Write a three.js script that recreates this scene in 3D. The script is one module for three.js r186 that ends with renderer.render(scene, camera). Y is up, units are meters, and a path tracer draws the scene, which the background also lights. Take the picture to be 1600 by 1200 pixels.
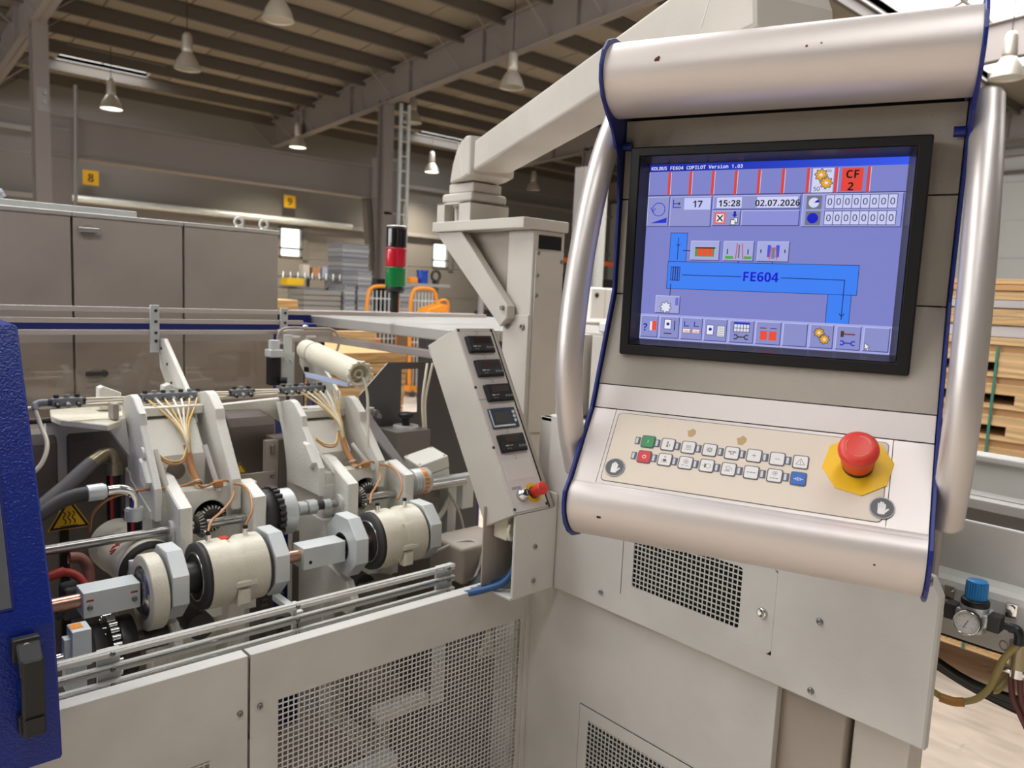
import * as THREE from 'three';
import { RoundedBoxGeometry } from 'three/addons/geometries/RoundedBoxGeometry.js';
import { mergeGeometries } from 'three/addons/utils/BufferGeometryUtils.js';
import { RectAreaLightUniformsLib } from 'three/addons/lights/RectAreaLightUniformsLib.js';

// ---------- camera, sky, large lights, exposure ----------
const scene = new THREE.Scene();
const camera = new THREE.PerspectiveCamera(53.2, 1600 / 1200, 0.05, 200);
camera.position.set(0, 1.55, 0);
camera.quaternion.setFromRotationMatrix(new THREE.Matrix4().makeBasis(
  new THREE.Vector3(0.746, 0.0444, 0.6644), new THREE.Vector3(0.0443, 0.9923, -0.1159), new THREE.Vector3(-0.6645, 0.1159, 0.7383)));
camera.focus = 1.12; camera.userData.fStop = 7;
scene.add(camera);
const renderer = new THREE.WebGLRenderer({ antialias: true });
renderer.toneMapping = THREE.LinearToneMapping;
renderer.toneMappingExposure = 1.58;
renderer.shadowMap.enabled = true;
RectAreaLightUniformsLib.init();
scene.background = new THREE.Color(1.6, 1.85, 1.75);
// daylight through the rooflights, the last two out of view: each glowing pane strip has a light of its size just below it
const ROOFLIGHTS = [ // x0, x1, z0, z1, radiance
  [-8, 21.2, -6.9, -3.1, 3.1], [4.2, 6.15, -20.72, -19.47, 3], [14.1, 16.4, -20.72, -19.47, 3],
  [-9, 2.5, 0.6, 1.9, 3.2], [6, 13, 3.6, 4.8, 3],  // south slope, out of view, placed to light the front panels
];
const roofY = (z) => 7.33 - 0.056 * Math.abs(z + 5);
for (const [x0, x1, z0, z1, L] of ROOFLIGHTS) {
  const l = new THREE.RectAreaLight(new THREE.Color(0.955, 0.985, 1.045), L, x1 - x0, z1 - z0);
  l.position.set((x0 + x1) / 2, roofY((z0 + z1) / 2) - 0.03 - (z1 - z0 > 3 ? 0.1 : 0), (z0 + z1) / 2);
  l.rotation.x = -Math.PI / 2; scene.add(l);
}

// unseen translucent band in the left end wall, placed to light left-turned faces
const UNSEEN_BAND = { y0: 2.2, y1: 5.4, z0: -15, z1: -3, L: 3 };
{ const l = new THREE.RectAreaLight(new THREE.Color(0.955, 0.985, 1.045), UNSEEN_BAND.L, UNSEEN_BAND.z1 - UNSEEN_BAND.z0, UNSEEN_BAND.y1 - UNSEEN_BAND.y0); l.position.set(-9.9, (UNSEEN_BAND.y0 + UNSEEN_BAND.y1) / 2, (UNSEEN_BAND.z0 + UNSEEN_BAND.z1) / 2); l.rotation.y = -Math.PI / 2; scene.add(l); }

// ---------- helpers ----------
let seed = 7;
const rnd = () => { seed = (seed * 1664525 + 1013904223) >>> 0; return seed / 4294967296; };
const rr = (a, b) => a + (b - a) * rnd();
const V = (a, b, c) => a.isVector3 ? a.clone() : Array.isArray(a) ? new THREE.Vector3(a[0], a[1], a[2]) : new THREE.Vector3(a, b, c);
const names = {};
function numbered(n) { const k = names[n] = (names[n] ?? -1) + 1; return k ? n + '_' + String(k).padStart(3, '0') : n; }
function box(x0, x1, y0, y1, z0, z1, r = 0.0015) {
  const w = Math.abs(x1 - x0), h = Math.abs(y1 - y0), d = Math.abs(z1 - z0), m = Math.min(w, h, d);
  const g = r > 0 ? new RoundedBoxGeometry(w, h, d, 1, Math.min(r, m * 0.45)) : new THREE.BoxGeometry(w, h, d);
  return g.translate((x0 + x1) / 2, (y0 + y1) / 2, (z0 + z1) / 2);
}
function cyl(a, b, r0, r1 = r0, n = 24) {
  a = V(a); b = V(b); const d = b.clone().sub(a), g = new THREE.CylinderGeometry(r1, r0, d.length(), n);
  return g.applyQuaternion(new THREE.Quaternion().setFromUnitVectors(V(0, 1, 0), d.clone().normalize())).translate((a.x + b.x) / 2, (a.y + b.y) / 2, (a.z + b.z) / 2);
}
// lathe about the axis from a to b; profile of [radius, distance along the axis]
function lathe(a, b, prof, n = 32) {
  a = V(a); const d = V(b).sub(a).normalize();
  return new THREE.LatheGeometry(prof.map(([r, t]) => new THREE.Vector2(r, t)), n).applyQuaternion(new THREE.Quaternion().setFromUnitVectors(V(0, 1, 0), d)).translate(a.x, a.y, a.z);
}
function tube(pts, r, n = 8, seg) { return new THREE.TubeGeometry(new THREE.CatmullRomCurve3(pts.map((p) => V(p)), false, 'centripetal'), seg || pts.length * 6, r, n); }
// polygon swept along an axis from t0 to t1: 'z' takes [x,y], 'x' takes [z,y], 'y' takes [x,z]
function ext(pts, t0, t1, axis = 'z', bev = 0.0012, holes = []) {
  const f = axis === 'z' ? (p) => [p[0], p[1]] : axis === 'x' ? (p) => [-p[0], p[1]] : (p) => [p[0], -p[1]];
  const sh = new THREE.Shape(pts.map((p) => new THREE.Vector2(...f(p))));
  for (const h of holes) {
    const p = new THREE.Path();
    if (h.r) { const c = f(h.c); p.absarc(c[0], c[1], h.r, 0, Math.PI * 2, true); } else p.setFromPoints(h.map((q) => new THREE.Vector2(...f(q))));
    sh.holes.push(p);
  }
  const d = Math.abs(t1 - t0), b = Math.min(bev, d * 0.4);
  const g = new THREE.ExtrudeGeometry(sh, { depth: d - 2 * b, bevelEnabled: b > 0, bevelThickness: b, bevelSize: b, bevelOffset: -b, bevelSegments: 1, curveSegments: 20 }).translate(0, 0, b + Math.min(t0, t1));
  if (axis === 'x') g.applyMatrix4(new THREE.Matrix4().makeBasis(V(0, 0, -1), V(0, 1, 0), V(1, 0, 0)));
  if (axis === 'y') g.applyMatrix4(new THREE.Matrix4().makeBasis(V(1, 0, 0), V(0, 0, -1), V(0, 1, 0)));
  return g;
}
const rrect = (x0, x1, y0, y1, r, n = 4) => { const o = []; for (const [cx, cy, a] of [[x1 - r, y1 - r, 0], [x0 + r, y1 - r, 1], [x0 + r, y0 + r, 2], [x1 - r, y0 + r, 3]]) for (let i = 0; i <= n; i++) { const t = (a + i / n) * Math.PI / 2; o.push([cx + r * Math.cos(t), cy + r * Math.sin(t)]); } return o; };
const ngon = (cx, cy, r, n, a0 = 0) => Array.from({ length: n }, (_, i) => [cx + r * Math.cos(a0 + i * 2 * Math.PI / n), cy + r * Math.sin(a0 + i * 2 * Math.PI / n)]);
function hexbolt(p, dir, r, h) { return cyl(p, V(p).addScaledVector(V(dir), h), r, r * 0.97, 6); }
function screw(p, dir, r, h = r * 0.7) { const q = V(p), d = V(dir).normalize(); return lathe(q, q.clone().add(d), [[r, 0], [r, h * 0.55], [r * 0.8, h], [r * 0.42, h], [r * 0.42, h * 0.45], [0, h * 0.45]], 14); }
function boxUV(g) {
  const p = g.attributes.position, q = g.attributes.normal, uv = new Float32Array(p.count * 2);
  for (let i = 0; i < p.count; i += 3) {
    let x = 0, y = 0, z = 0; for (let k = 0; k < 3; k++) { x += Math.abs(q.getX(i + k)); y += Math.abs(q.getY(i + k)); z += Math.abs(q.getZ(i + k)); }
    for (let k = i; k < i + 3; k++) { const s = x > y && x > z ? [p.getZ(k), p.getY(k)] : y > z ? [p.getX(k), p.getZ(k)] : [p.getX(k), p.getY(k)]; uv[2 * k] = s[0]; uv[2 * k + 1] = s[1]; }
  }
  g.setAttribute('uv', new THREE.BufferAttribute(uv, 2)); return g;
}
function baseOf(o) { for (; o; o = o.parent) if (o.userData.base_) return o.userData.base_; return null; }
function part(name, geos, m, parent, keepUV) {
  let list = (Array.isArray(geos) ? geos : [geos]).map((g) => g.index ? g.toNonIndexed() : g.clone());
  list.forEach((g) => { for (const k of Object.keys(g.attributes)) if (!['position', 'normal', 'uv'].includes(k)) g.deleteAttribute(k); if (!g.attributes.normal) g.computeVertexNormals(); });
  const g = list.length > 1 ? mergeGeometries(list) : list[0];
  const b = baseOf(parent); if (b) g.translate(-b.x, -b.y, -b.z);
  if (!keepUV) boxUV(g);
  const o = new THREE.Mesh(g, m); o.name = name; o.castShadow = o.receiveShadow = true; parent.add(o); return o;
}
function thing(name, label, category, pos = [0, 0, 0], group) {
  const o = new THREE.Group(); o.name = numbered(name); o.position.copy(V(pos)); o.userData = { label, category, base_: V(pos) }; if (group) o.userData.group = group; scene.add(o); return o;
}
function solo(name, geos, m, label, category, group, keepUV) {   // a thing of one mesh, its origin at its base centre
  const o = part(numbered(name), geos, m, scene, keepUV); o.geometry.computeBoundingBox(); const c = o.geometry.boundingBox.getCenter(V(0, 0, 0)); c.y = o.geometry.boundingBox.min.y;
  o.geometry.translate(-c.x, -c.y, -c.z); o.position.copy(c); o.userData = { label, category }; if (group) o.userData.group = group; return o;
}
function struct(name, geos, m, parent = scene) { const o = part(parent === scene ? numbered(name) : name, geos, m, parent); if (parent === scene) o.userData.kind = 'structure'; return o; }

// ---------- textures and materials ----------
function noise2(w, fn) { const a = new Uint8Array(w * w * 4); for (let y = 0; y < w; y++) for (let x = 0; x < w; x++) { const v = fn(x / w, y / w), i = 4 * (y * w + x); const c = Array.isArray(v) ? v : [v, v, v]; for (let k = 0; k < 3; k++) a[i + k] = Math.max(0, Math.min(255, c[k] * 255)); a[i + 3] = 255; } const t = new THREE.DataTexture(a, w, w); t.wrapS = t.wrapT = THREE.RepeatWrapping; t.magFilter = THREE.LinearFilter; t.minFilter = THREE.LinearMipmapLinearFilter; t.generateMipmaps = true; t.needsUpdate = true; return t; }
const lat = Array.from({ length: 65536 }, rnd);
function vn(u, v, p, q = p) { const x = u * p, y = v * q, i = Math.floor(x), j = Math.floor(y); let a = x - i, b = y - j; a = a * a * (3 - 2 * a); b = b * b * (3 - 2 * b); const L = (m, n) => lat[(((n % q) + q) % q * 251 + ((m % p) + p) % p * 7 + p * 13) & 65535]; return (L(i, j) * (1 - a) + L(i + 1, j) * a) * (1 - b) + (L(i, j + 1) * (1 - a) + L(i + 1, j + 1) * a) * b; }
const fbm = (u, v, p, o = 4) => { let s = 0, a = 0.5, n = 0; for (let k = 0; k < o; k++) { s += a * vn(u, v, p << k); n += a; a *= 0.5; } return s / n; };
const T = {
  peel: noise2(256, (u, v) => 0.6 * vn(u, v, 64) + 0.4 * vn(u, v, 24)),
  cast: noise2(256, (u, v) => 0.5 * vn(u, v, 40) + 0.35 * vn(u, v, 90) + 0.15 * fbm(u, v, 8)),
  brush: noise2(256, (u, v) => 0.6 * vn(u, v, 4, 200) + 0.4 * vn(u, v, 9, 128)),
  grime: noise2(256, (u, v) => 0.92 + 0.08 * Math.min(1, 1.6 * fbm(u, v, 4, 5))),
  smudge: noise2(256, (u, v) => 0.55 + 0.45 * fbm(u, v, 5, 5)),
};
const tx = (t, sx, sy = sx, srgb) => { const c = t.clone(); c.repeat.set(sx, sy); if (srgb) c.colorSpace = THREE.SRGBColorSpace; c.needsUpdate = true; return c; };
const grimeM = tx(T.grime, 2, 2, true), smudgeM = tx(T.smudge, 3), peelB = tx(T.peel, 12), castB = tx(T.cast, 10), brushB = tx(T.brush, 3), brushF = tx(T.brush, 20);
const mt = (c, rough, metal = 0, o = {}) => new THREE.MeshStandardMaterial({ color: c, roughness: rough, metalness: metal, ...o });
const paint = (c, rough = 0.5, o = {}) => mt(c, rough, 0, { map: grimeM, bumpMap: peelB, bumpScale: 0.00012, ...o });
const M = {
  grey: paint(0xcac7c0, 0.48), warm: paint(0xcbc4b9, 0.48), cast: mt(0xe2dfd5, 0.42, 0, { map: grimeM, bumpMap: castB, bumpScale: 0.0008 }), cream: mt(0xe0d9c4, 0.4, 0, { map: grimeM, bumpMap: castB, bumpScale: 0.0006 }),
  bracket: paint(0xc4bfb4, 0.5), dusk: paint(0xa89d90, 0.55), guard: paint(0x756b62, 0.45), blue: mt(0x0a2680, 0.3, 0, { bumpMap: castB, bumpScale: 0.0006 }), navy: mt(0x0b1f6e, 0.4),
  alu: mt(0xd2c9c3, 0.42, 0.5, { bumpMap: brushF, bumpScale: 0.00003 }), handle: mt(0xccc5c0, 0.4, 0.65), zinc: mt(0xd6dad8, 0.45, 0.35, { map: grimeM }), steel: mt(0xb5b2ae, 0.3, 0.9, { roughnessMap: smudgeM }), darksteel: mt(0x4a4746, 0.42, 0.7), copper: mt(0xc59a86, 0.28, 0.9), brass: mt(0xa09478, 0.35, 0.8), chrome: mt(0xe4e4e2, 0.12, 1),
  bolt: mt(0x8d8a86, 0.35, 0.85), black: mt(0x121212, 0.45), matte: mt(0x0a0909, 0.85), rubber: mt(0x3b3938, 0.6), hoseGrey: mt(0x6d6a69, 0.5), textured: mt(0xa39a8e, 0.62, 0, { bumpMap: tx(T.cast, 30), bumpScale: 0.0004, map: grimeM }), overlay: mt(0xd9cbb9, 0.55, 0, { map: grimeM }),
  red: mt(0xd0382a, 0.38), yellow: mt(0xe9b912, 0.5), sign: mt(0xe8b400, 0.6), orange: mt(0xe08a1e, 0.5), white: mt(0xe8e6e0, 0.5), plastic: mt(0xd9d6cc, 0.5), tubeY: mt(0xd2b06c, 0.3), tubeO: mt(0xb5804f, 0.35), tubeW: mt(0xe6ddc8, 0.35), cable: mt(0xb9b5aa, 0.5), cableB: mt(0x1b4a78, 0.5), redcable: mt(0xb03628, 0.5), tubeG: mt(0x8f7f49, 0.35),
  strip: mt(0xd6d3cc, 0.32, 0.4),
};
function canvas(w, h, draw) { const c = document.createElement('canvas'); c.width = w; c.height = h; const g = c.getContext('2d'); draw(g, w, h); const t = new THREE.CanvasTexture(c); t.colorSpace = THREE.SRGBColorSpace; t.magFilter = THREE.LinearFilter; return t; }
// square-hole perforated sheet in a plane: bars at a 10 mm pitch, in local x,y with z thickness
function meshBars(x0, x1, y0, y1, pitch, bar, t = 0.0015) { const o = []; for (let x = x0; x <= x1 + 1e-6; x += pitch) o.push(new THREE.BoxGeometry(bar, y1 - y0, t).translate(x, (y0 + y1) / 2, 0)); for (let y = y0; y <= y1 + 1e-6; y += pitch) o.push(new THREE.BoxGeometry(x1 - x0, bar, t * 0.98).translate((x0 + x1) / 2, y, 0)); return o; }

// ---------- the hall ----------
const floorT = noise2(512, (u, v) => { // pale worn screed with long dark scratches running along the hall's width
  let c = 0.86 + 0.16 * (fbm(u, v, 4, 5) - 0.5) + 0.10 * (vn(u, v, 60, 12) - 0.5);
  const s = Math.abs(vn(u, v, 26, 5) - 0.5 + 0.25 * (fbm(u, v, 8, 4) - 0.5)); if (s < 0.016) c -= 0.28 * (1 - s / 0.016) * Math.min(1, 2.2 * fbm(v, u, 4, 3) - 0.5);
  c -= 0.18 * Math.max(0, fbm(u, v, 16, 4) - 0.58);
  return [c, c * 0.935, c * 0.86];
});
const HM = {
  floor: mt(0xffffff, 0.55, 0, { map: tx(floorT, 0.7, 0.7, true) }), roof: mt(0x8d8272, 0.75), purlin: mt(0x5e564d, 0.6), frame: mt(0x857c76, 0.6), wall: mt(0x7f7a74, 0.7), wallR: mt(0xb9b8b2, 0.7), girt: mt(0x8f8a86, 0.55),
  pane: new THREE.MeshStandardMaterial({ color: 0xf2f4f0, roughness: 0.6, emissive: new THREE.Color(1, 1, 0.97), emissiveIntensity: 1.1 }), glass: new THREE.MeshPhysicalMaterial({ color: 0xffffff, roughness: 0.05, transmission: 1, thickness: 0 }), sill: mt(0x77736e, 0.5),
};
struct('floor', box(-10.2, 25.2, -0.12, 0, -22.3, 12.2, 0), HM.floor);
const wz = -22;
const wallHoles = [[10.2, 10.95, 2.36, 3.26], [15.8, 16.5, 2.36, 3.22]].map(([a, b, c, d]) => [[a, c], [b, c], [b, d], [a, d]]);
{
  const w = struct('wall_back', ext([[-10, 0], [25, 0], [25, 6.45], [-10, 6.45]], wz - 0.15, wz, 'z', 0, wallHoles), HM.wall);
  for (let k = 0; k < 5; k++) part('wall_panel_seam', box(-10, 25, 1.35 + k * 1.02, 1.375 + k * 1.02, wz, wz + 0.012, 0), HM.girt, w);
  part('girt', box(-9.9, 24.9, 3.34, 3.46, wz + 0.01, wz + 0.16), HM.girt, w); part('girt', box(-9.9, 24.9, 4.9, 5.02, wz + 0.01, wz + 0.16), HM.girt, w);
}
wallHoles.forEach((h, i) => {
  const [a, b, c, d] = [h[0][0], h[1][0], h[0][1], h[2][1]], m = c + (d - c) * 0.3;
  const o = struct('window_' + (i + 1), [box(a, a + 0.06, c, d, wz - 0.1, wz + 0.03), box(b - 0.06, b, c, d, wz - 0.1, wz + 0.03), box(a, b, c, c + 0.05, wz - 0.1, wz + 0.03), box(a, b, d - 0.05, d, wz - 0.1, wz + 0.03), box(a, b, m - 0.03, m + 0.03, wz - 0.1, wz + 0.03), box(b, b + 0.16, c - 0.05, d + 0.03, wz + 0.004, wz + 0.06)], HM.sill);
  part('pane', box(a + 0.05, b - 0.05, c + 0.04, m - 0.02, wz - 0.05, wz - 0.045, 0), HM.glass, o); part('pane', box(a + 0.05, b - 0.05, m + 0.02, d - 0.04, wz - 0.05, wz - 0.045, 0), HM.glass, o);
});
const gable = [[-22.2, 0], [12.2, 0], [12.2, roofY(12.2) - 0.02], [-5, 7.31], [-22.2, roofY(-22.2) - 0.02]];
{
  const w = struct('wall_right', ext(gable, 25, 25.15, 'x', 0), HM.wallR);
  for (let k = 0; k < 6; k++) part('wall_panel', box(24.985, 25.0, 0.05 + k * 1.05, 1.075 + k * 1.05, -22, 12, 0.004), HM.wallR, w);
  part('girt', box(24.8, 24.97, 6.0, 6.18, -22, 12), HM.girt, w); part('girt', box(24.84, 24.97, 5.52, 5.6, -22, 12), HM.purlin, w);
  const { y0, y1, z0, z1 } = UNSEEN_BAND;
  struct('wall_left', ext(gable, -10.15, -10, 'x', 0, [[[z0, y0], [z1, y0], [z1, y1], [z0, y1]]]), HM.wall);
  const wb = struct('window_3', [box(-10.1, -9.96, y0 - 0.06, y0, z0 - 0.06, z1 + 0.06), box(-10.1, -9.96, y1, y1 + 0.06, z0 - 0.06, z1 + 0.06)], HM.sill);  // out of view; its glowing panes go with the left wall light
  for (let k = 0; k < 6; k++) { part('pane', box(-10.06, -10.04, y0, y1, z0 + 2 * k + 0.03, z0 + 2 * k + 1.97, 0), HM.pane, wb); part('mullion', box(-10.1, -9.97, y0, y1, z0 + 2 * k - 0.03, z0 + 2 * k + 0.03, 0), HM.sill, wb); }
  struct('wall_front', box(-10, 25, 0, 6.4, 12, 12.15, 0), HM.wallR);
}
// roof: sheets between the purlins, laid on a closed deck, with rooflight panes in openings of the deck
const deckM = HM.roof, inRoof = (x0, x1, z0, z1) => ROOFLIGHTS.some(([a, b, c, d]) => x0 < b - 0.05 && x1 > a + 0.05 && z0 < d - 0.05 && z1 > c + 0.05);
const ceiling = struct('ceiling', (() => {
  const zs = [...new Set([-22.2, 12.2, -5, ...ROOFLIGHTS.flatMap((r) => [r[2], r[3]])])].sort((a, b) => a - b), out = [];
  for (let i = 0; i + 1 < zs.length; i++) {
    const cuts = ROOFLIGHTS.filter((r) => r[2] <= zs[i] + 0.01 && r[3] >= zs[i + 1] - 0.01).sort((a, b) => a[0] - b[0]); let x = -10.2; const spans = [];
    for (const c of cuts) { if (c[0] > x) spans.push([x, c[0]]); x = c[1]; } spans.push([x, 25.2]);
    for (const [a, b] of spans) { const y0 = roofY(zs[i]), y1 = roofY(zs[i + 1]); out.push(ext([[zs[i], y0], [zs[i + 1], y1], [zs[i + 1], y1 + 0.14], [zs[i], y0 + 0.14]], a, b, 'x', 0)); }
  }
  return out;
})(), deckM);
const purlinZ = []; for (let k = -3; k <= 8; k++) purlinZ.push(-18.15 + 1.28 * k);
{
  const sheet = new THREE.BoxGeometry(1.17, 0.02, 1.1), tones = [0x918674, 0x8a7e6c, 0x978b78].map((c) => mt(c, 0.75));
  for (const z of purlinZ.slice(0, -1)) for (let x = 0.6; x < 24.4; x += 1.2) {
    const zc = z + 0.64; if (inRoof(x, x + 1.17, zc - 0.55, zc + 0.55) || (zc > -17 && x > 19)) continue;
    const o = new THREE.Mesh(sheet, tones[Math.floor(rnd() * 3)]); o.name = 'roof_sheet'; o.position.set(x + 0.6, roofY(zc) - 0.012 - 0.006 * rnd(), zc); o.rotation.x = -0.056; o.receiveShadow = true; ceiling.add(o);
  }
}
for (const z of purlinZ) { const y = roofY(z); struct('purlin', [box(-9.9, 24.9, y - 0.26, y - 0.02, z - 0.005, z + 0.005, 0), box(-9.9, 24.9, y - 0.04, y - 0.025, z - 0.04, z + 0.05, 0), box(-9.9, 24.9, y - 0.27, y - 0.255, z - 0.07, z + 0.01, 0)], HM.purlin); }
for (const z of [-6.98, -3.02, 0.3, 1.6, 2.9, 5.6, 6.9, 9.2, 10.6]) { const y = roofY(z); struct('purlin', [box(-9.9, 24.9, y - 0.26, y - 0.02, z - 0.005, z + 0.005, 0), box(-9.9, 24.9, y - 0.27, y - 0.255, z - 0.06, z + 0.03, 0)], HM.purlin); }
for (const x of [-4.1, 2.95, 10, 17.05, 24.2]) { // sloping I-section rafters and their columns
  const t = (z) => roofY(z) - 0.17, A = [[-21.9, -5], [-5, 11.9]], g = [];
  for (const [z0, z1] of A) { const d0 = 0.72, f = (o, h) => [[z0, t(z0) - o], [z1, t(z1) - o], [z1, t(z1) - o - h], [z0, t(z0) - o - h]]; g.push(ext(f(0, d0), x - 0.008, x + 0.008, 'x', 0), ext(f(0, 0.02), x - 0.11, x + 0.11, 'x', 0), ext(f(d0 - 0.02, 0.02), x - 0.11, x + 0.11, 'x', 0)); }
  for (let z = -20; z < 11; z += 2.56) g.push(box(x - 0.1, x + 0.1, t(z) - 0.7, t(z) - 0.02, z - 0.006, z + 0.006, 0));
  const rf = struct('rafter', g, HM.frame);
  for (const z of purlinZ) if (x > 2 && x < 18) for (const s of [-1, 1]) part('knee_brace', cyl([x + s * 0.75, roofY(z) - 0.26, z], [x + s * 0.04, t(z) - 0.68, z], 0.012, 0.012, 6), HM.frame, rf);
}
function hColumn(x, z, top) { return struct('column', [box(x - 0.12, x + 0.12, 0, top, z + 0.14, z + 0.16, 0), box(x - 0.12, x + 0.12, 0, top, z - 0.16, z - 0.14, 0), box(x - 0.008, x + 0.008, 0, top, z - 0.14, z + 0.14, 0), box(x - 0.16, x + 0.16, 0, 0.02, z - 0.2, z + 0.2, 0)], HM.frame); }
hColumn(10.05, -16, 5.94); hColumn(2.98, -16, 5.94); hColumn(17.05, -16, 5.94); hColumn(10, 6, 6.0);
{ // bolted bracket on the nearer column, and the cable ladder beside the middle one
  const b = thing('column_bracket', 'bolted steel bracket plate on the near left column', 'bracket', [3.02, 4.35, -15.82]);
  part('plate', box(2.9, 3.1, 4.35, 4.75, -15.84, -15.82), HM.girt, b); for (const y of [4.5, 4.66]) part('bolt', hexbolt([3.02, y, -15.82], [0, 0, 1], 0.04, 0.04), M.bolt, b);
  const c = thing('cable_ladder', 'vertical galvanised cable ladder beside the dark middle column', 'cable ladder', [10.45, 0, -15.8]);
  for (const x of [10.3, 10.52]) part('stringer', box(x, x + 0.07, 0.4, 5.9, -15.84, -15.78), M.zinc, c);
  for (let y = 0.6; y < 5.9; y += 0.34) part('rung', box(10.32, 10.56, y, y + 0.03, -15.82, -15.8, 0), M.zinc, c);
  for (const y of [3.3, 4.55]) part('wall_arm', box(9.95, 10.5, y, y + 0.06, -15.86, -15.84), HM.girt, c);
}
{ // portal across the wall bay with tapering legs
  const z = -17.5, y0 = 3.86, y1 = 4.56;
  const p = struct('beam', [box(3.14, 11.6, y0, y1, z - 0.15, z + 0.15), box(3.12, 11.65, y1, y1 + 0.05, z - 0.2, z + 0.2), box(3.12, 11.65, y0 - 0.04, y0, z - 0.2, z + 0.2)], HM.frame);
  part('pipe', tube([[3.82, 5.2, z + 0.24], [3.8, 3.9, z + 0.24], [3.72, 1, z + 0.24]], 0.035, 8), HM.girt, p);
  part('post', box(10.5, 10.62, y0 - 0.02, y1 + 0.25, z + 0.15, z + 0.26), HM.girt, p); part('stiffener', box(3.2, 3.75, 4.32, 4.36, z + 0.15, z + 0.2), HM.girt, p);
  struct('column', ext([[3.15, y0], [3.78, y0], [3.6, 0], [3.15, 0]], z - 0.15, z + 0.15), HM.frame); struct('column', ext([[10.55, y0], [11.5, y0], [11.5, 0], [10.95, 0]], z - 0.15, z + 0.15), HM.frame); struct('column', ext([[10.4, y0], [10.52, y0], [10.9, 0], [10.8, 0]], z - 0.15, z + 0.1), HM.purlin);
  const d = solo('air_duct', [cyl([3.9, 3.42, -21.6], [12.4, 3.42, -21.6], 0.085), cyl([8.1, 3.42, -21.6], [8.2, 3.42, -21.6], 0.1), box(5, 5.06, 3.38, 3.46, -22, -21.6, 0), box(10, 10.06, 3.38, 3.46, -22, -21.6, 0)], M.zinc, 'long silver air duct running along the far wall above the windows', 'duct');
}
const panes = [];
ROOFLIGHTS.forEach(([x0, x1, z0, z1], i) => { // panes, frame bars and curved ribs
  const o = struct('trim_rooflight', [box(x0 - 0.05, x1 + 0.05, roofY(z0) - 0.06, roofY(z0) + 0.16, z0 - 0.05, z0, 0), box(x0 - 0.05, x1 + 0.05, roofY(z1) - 0.06, roofY(z1) + 0.16, z1, z1 + 0.05, 0)], HM.girt);
  const n = Math.max(2, Math.round((x1 - x0) / 2.1)), w = (x1 - x0) / n, big = z1 - z0 > 3, yc = roofY((z0 + z1) / 2) + 0.05;
  for (let k = 0; k < n; k++) {
    if (big) { const P = Array.from({ length: 9 }, (_, j) => { const s = j / 8, z = z0 + (z1 - z0) * s; return [z, yc + 0.55 * Math.sin(Math.PI * s)]; }); part('pane', ext([...P, ...P.slice().reverse().map(([z, y]) => [z, y + 0.02])], x0 + k * w + 0.02, x0 + (k + 1) * w - 0.02, 'x', 0), HM.pane, o); part('rib', tube(P.map(([z, y]) => [x0 + k * w, y - 0.03, z]), 0.03, 6), HM.girt, o); }
    else part('pane', box(x0 + k * w + 0.02, x0 + (k + 1) * w - 0.02, yc, yc + 0.02, z0, z1, 0), HM.pane, o);
  }
  if (big) for (const [z, y] of [[-6.1, 7.62], [-3.9, 7.62]]) part('rail', box(x0, x1, y, y + 0.05, z, z + 0.05, 0), HM.girt, o);
});
// high-bay lamps on a grid; a few are lit
const lampGlow = new THREE.MeshStandardMaterial({ color: 0xfff4dc, emissive: new THREE.Color(1, 0.93, 0.76), emissiveIntensity: 2.2 }), lensOff = new THREE.MeshStandardMaterial({ color: 0xb7b1a2, roughness: 0.25, metalness: 0.3 }), shadeM = mt(0xcfc8ba, 0.4, 0.55);
[[5.26, 5.62, -11.44, 0, 'hanging high-bay lamp with pale shade, nearest above the grey cabinets, cut by the top edge'], [5.21, 5.57, -15.16, 0, 'unlit high-bay lamp hanging on a long cord above the control cabinets'], [4.9, 5.35, -19, 1, 'lit high-bay lamp with silver shade in front of the small rooflight'], [9.68, 5.5, -11.13, 0, 'unlit pale high-bay lamp hanging just above the swing arm elbow'], [13.09, 5.17, -4, 0, 'silver high-bay lamp hanging under the large bright rooflight'], [9.74, 5.38, -19.9, 1, 'lit high-bay lamp under the sloping rafter, left of the middle column'], [14.68, 5.46, -20.6, 1, 'lit high-bay lamp hanging right of the cable ladder'], [11.2, 5.85, -16.6, 0, 'unlit high-bay lamp hanging in front of the middle column'], [12.4, 6.7, -9.4, 0, 'bright high-bay lamp beside the grey elbow above the console'], [18.77, 5.38, -20.2, 0, 'far unlit high-bay lamp seen below the swing arm']].forEach(([x, y, z, on, label]) => {
  const t = thing('high_bay_lamp', label, 'lamp', [x, y, z], 'high-bay lamps under the roof');
  part('shade', lathe([x, y - 0.15, z], [x, y, z], [[0.235, 0], [0.225, 0.03], [0.19, 0.14], [0.12, 0.26], [0.085, 0.3], [0.08, 0.3], [0.115, 0.25], [0.18, 0.13], [0.215, 0.03], [0.225, 0], [0.235, 0]]), shadeM, t);
  part('lens', lathe([x, y - 0.15, z], [x, y, z], [[0.0001, 0.01], [0.218, 0.012], [0.218, 0.02], [0.0001, 0.02]]), on ? lampGlow : lensOff, t);
  part('ballast_housing', lathe([x, y + 0.14, z], [x, y + 1, z], [[0.0001, 0], [0.09, 0], [0.1, 0.06], [0.085, 0.3], [0.05, 0.36], [0.0001, 0.36]], 16), shadeM, t);
  part('cord', cyl([x, y + 0.5, z], [x, roofY(z) - 0.02, z], 0.008, 0.008, 6), M.darksteel, t);
  if (on) { const l = new THREE.SpotLight(new THREE.Color(1, 0.9, 0.72), 60, 0, 1.15, 0.6); l.position.set(x, y - 0.17, z); l.target.position.set(x, 0, z); l.castShadow = true; l.shadow.radius = 8; scene.add(l, l.target); }
});
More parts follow.
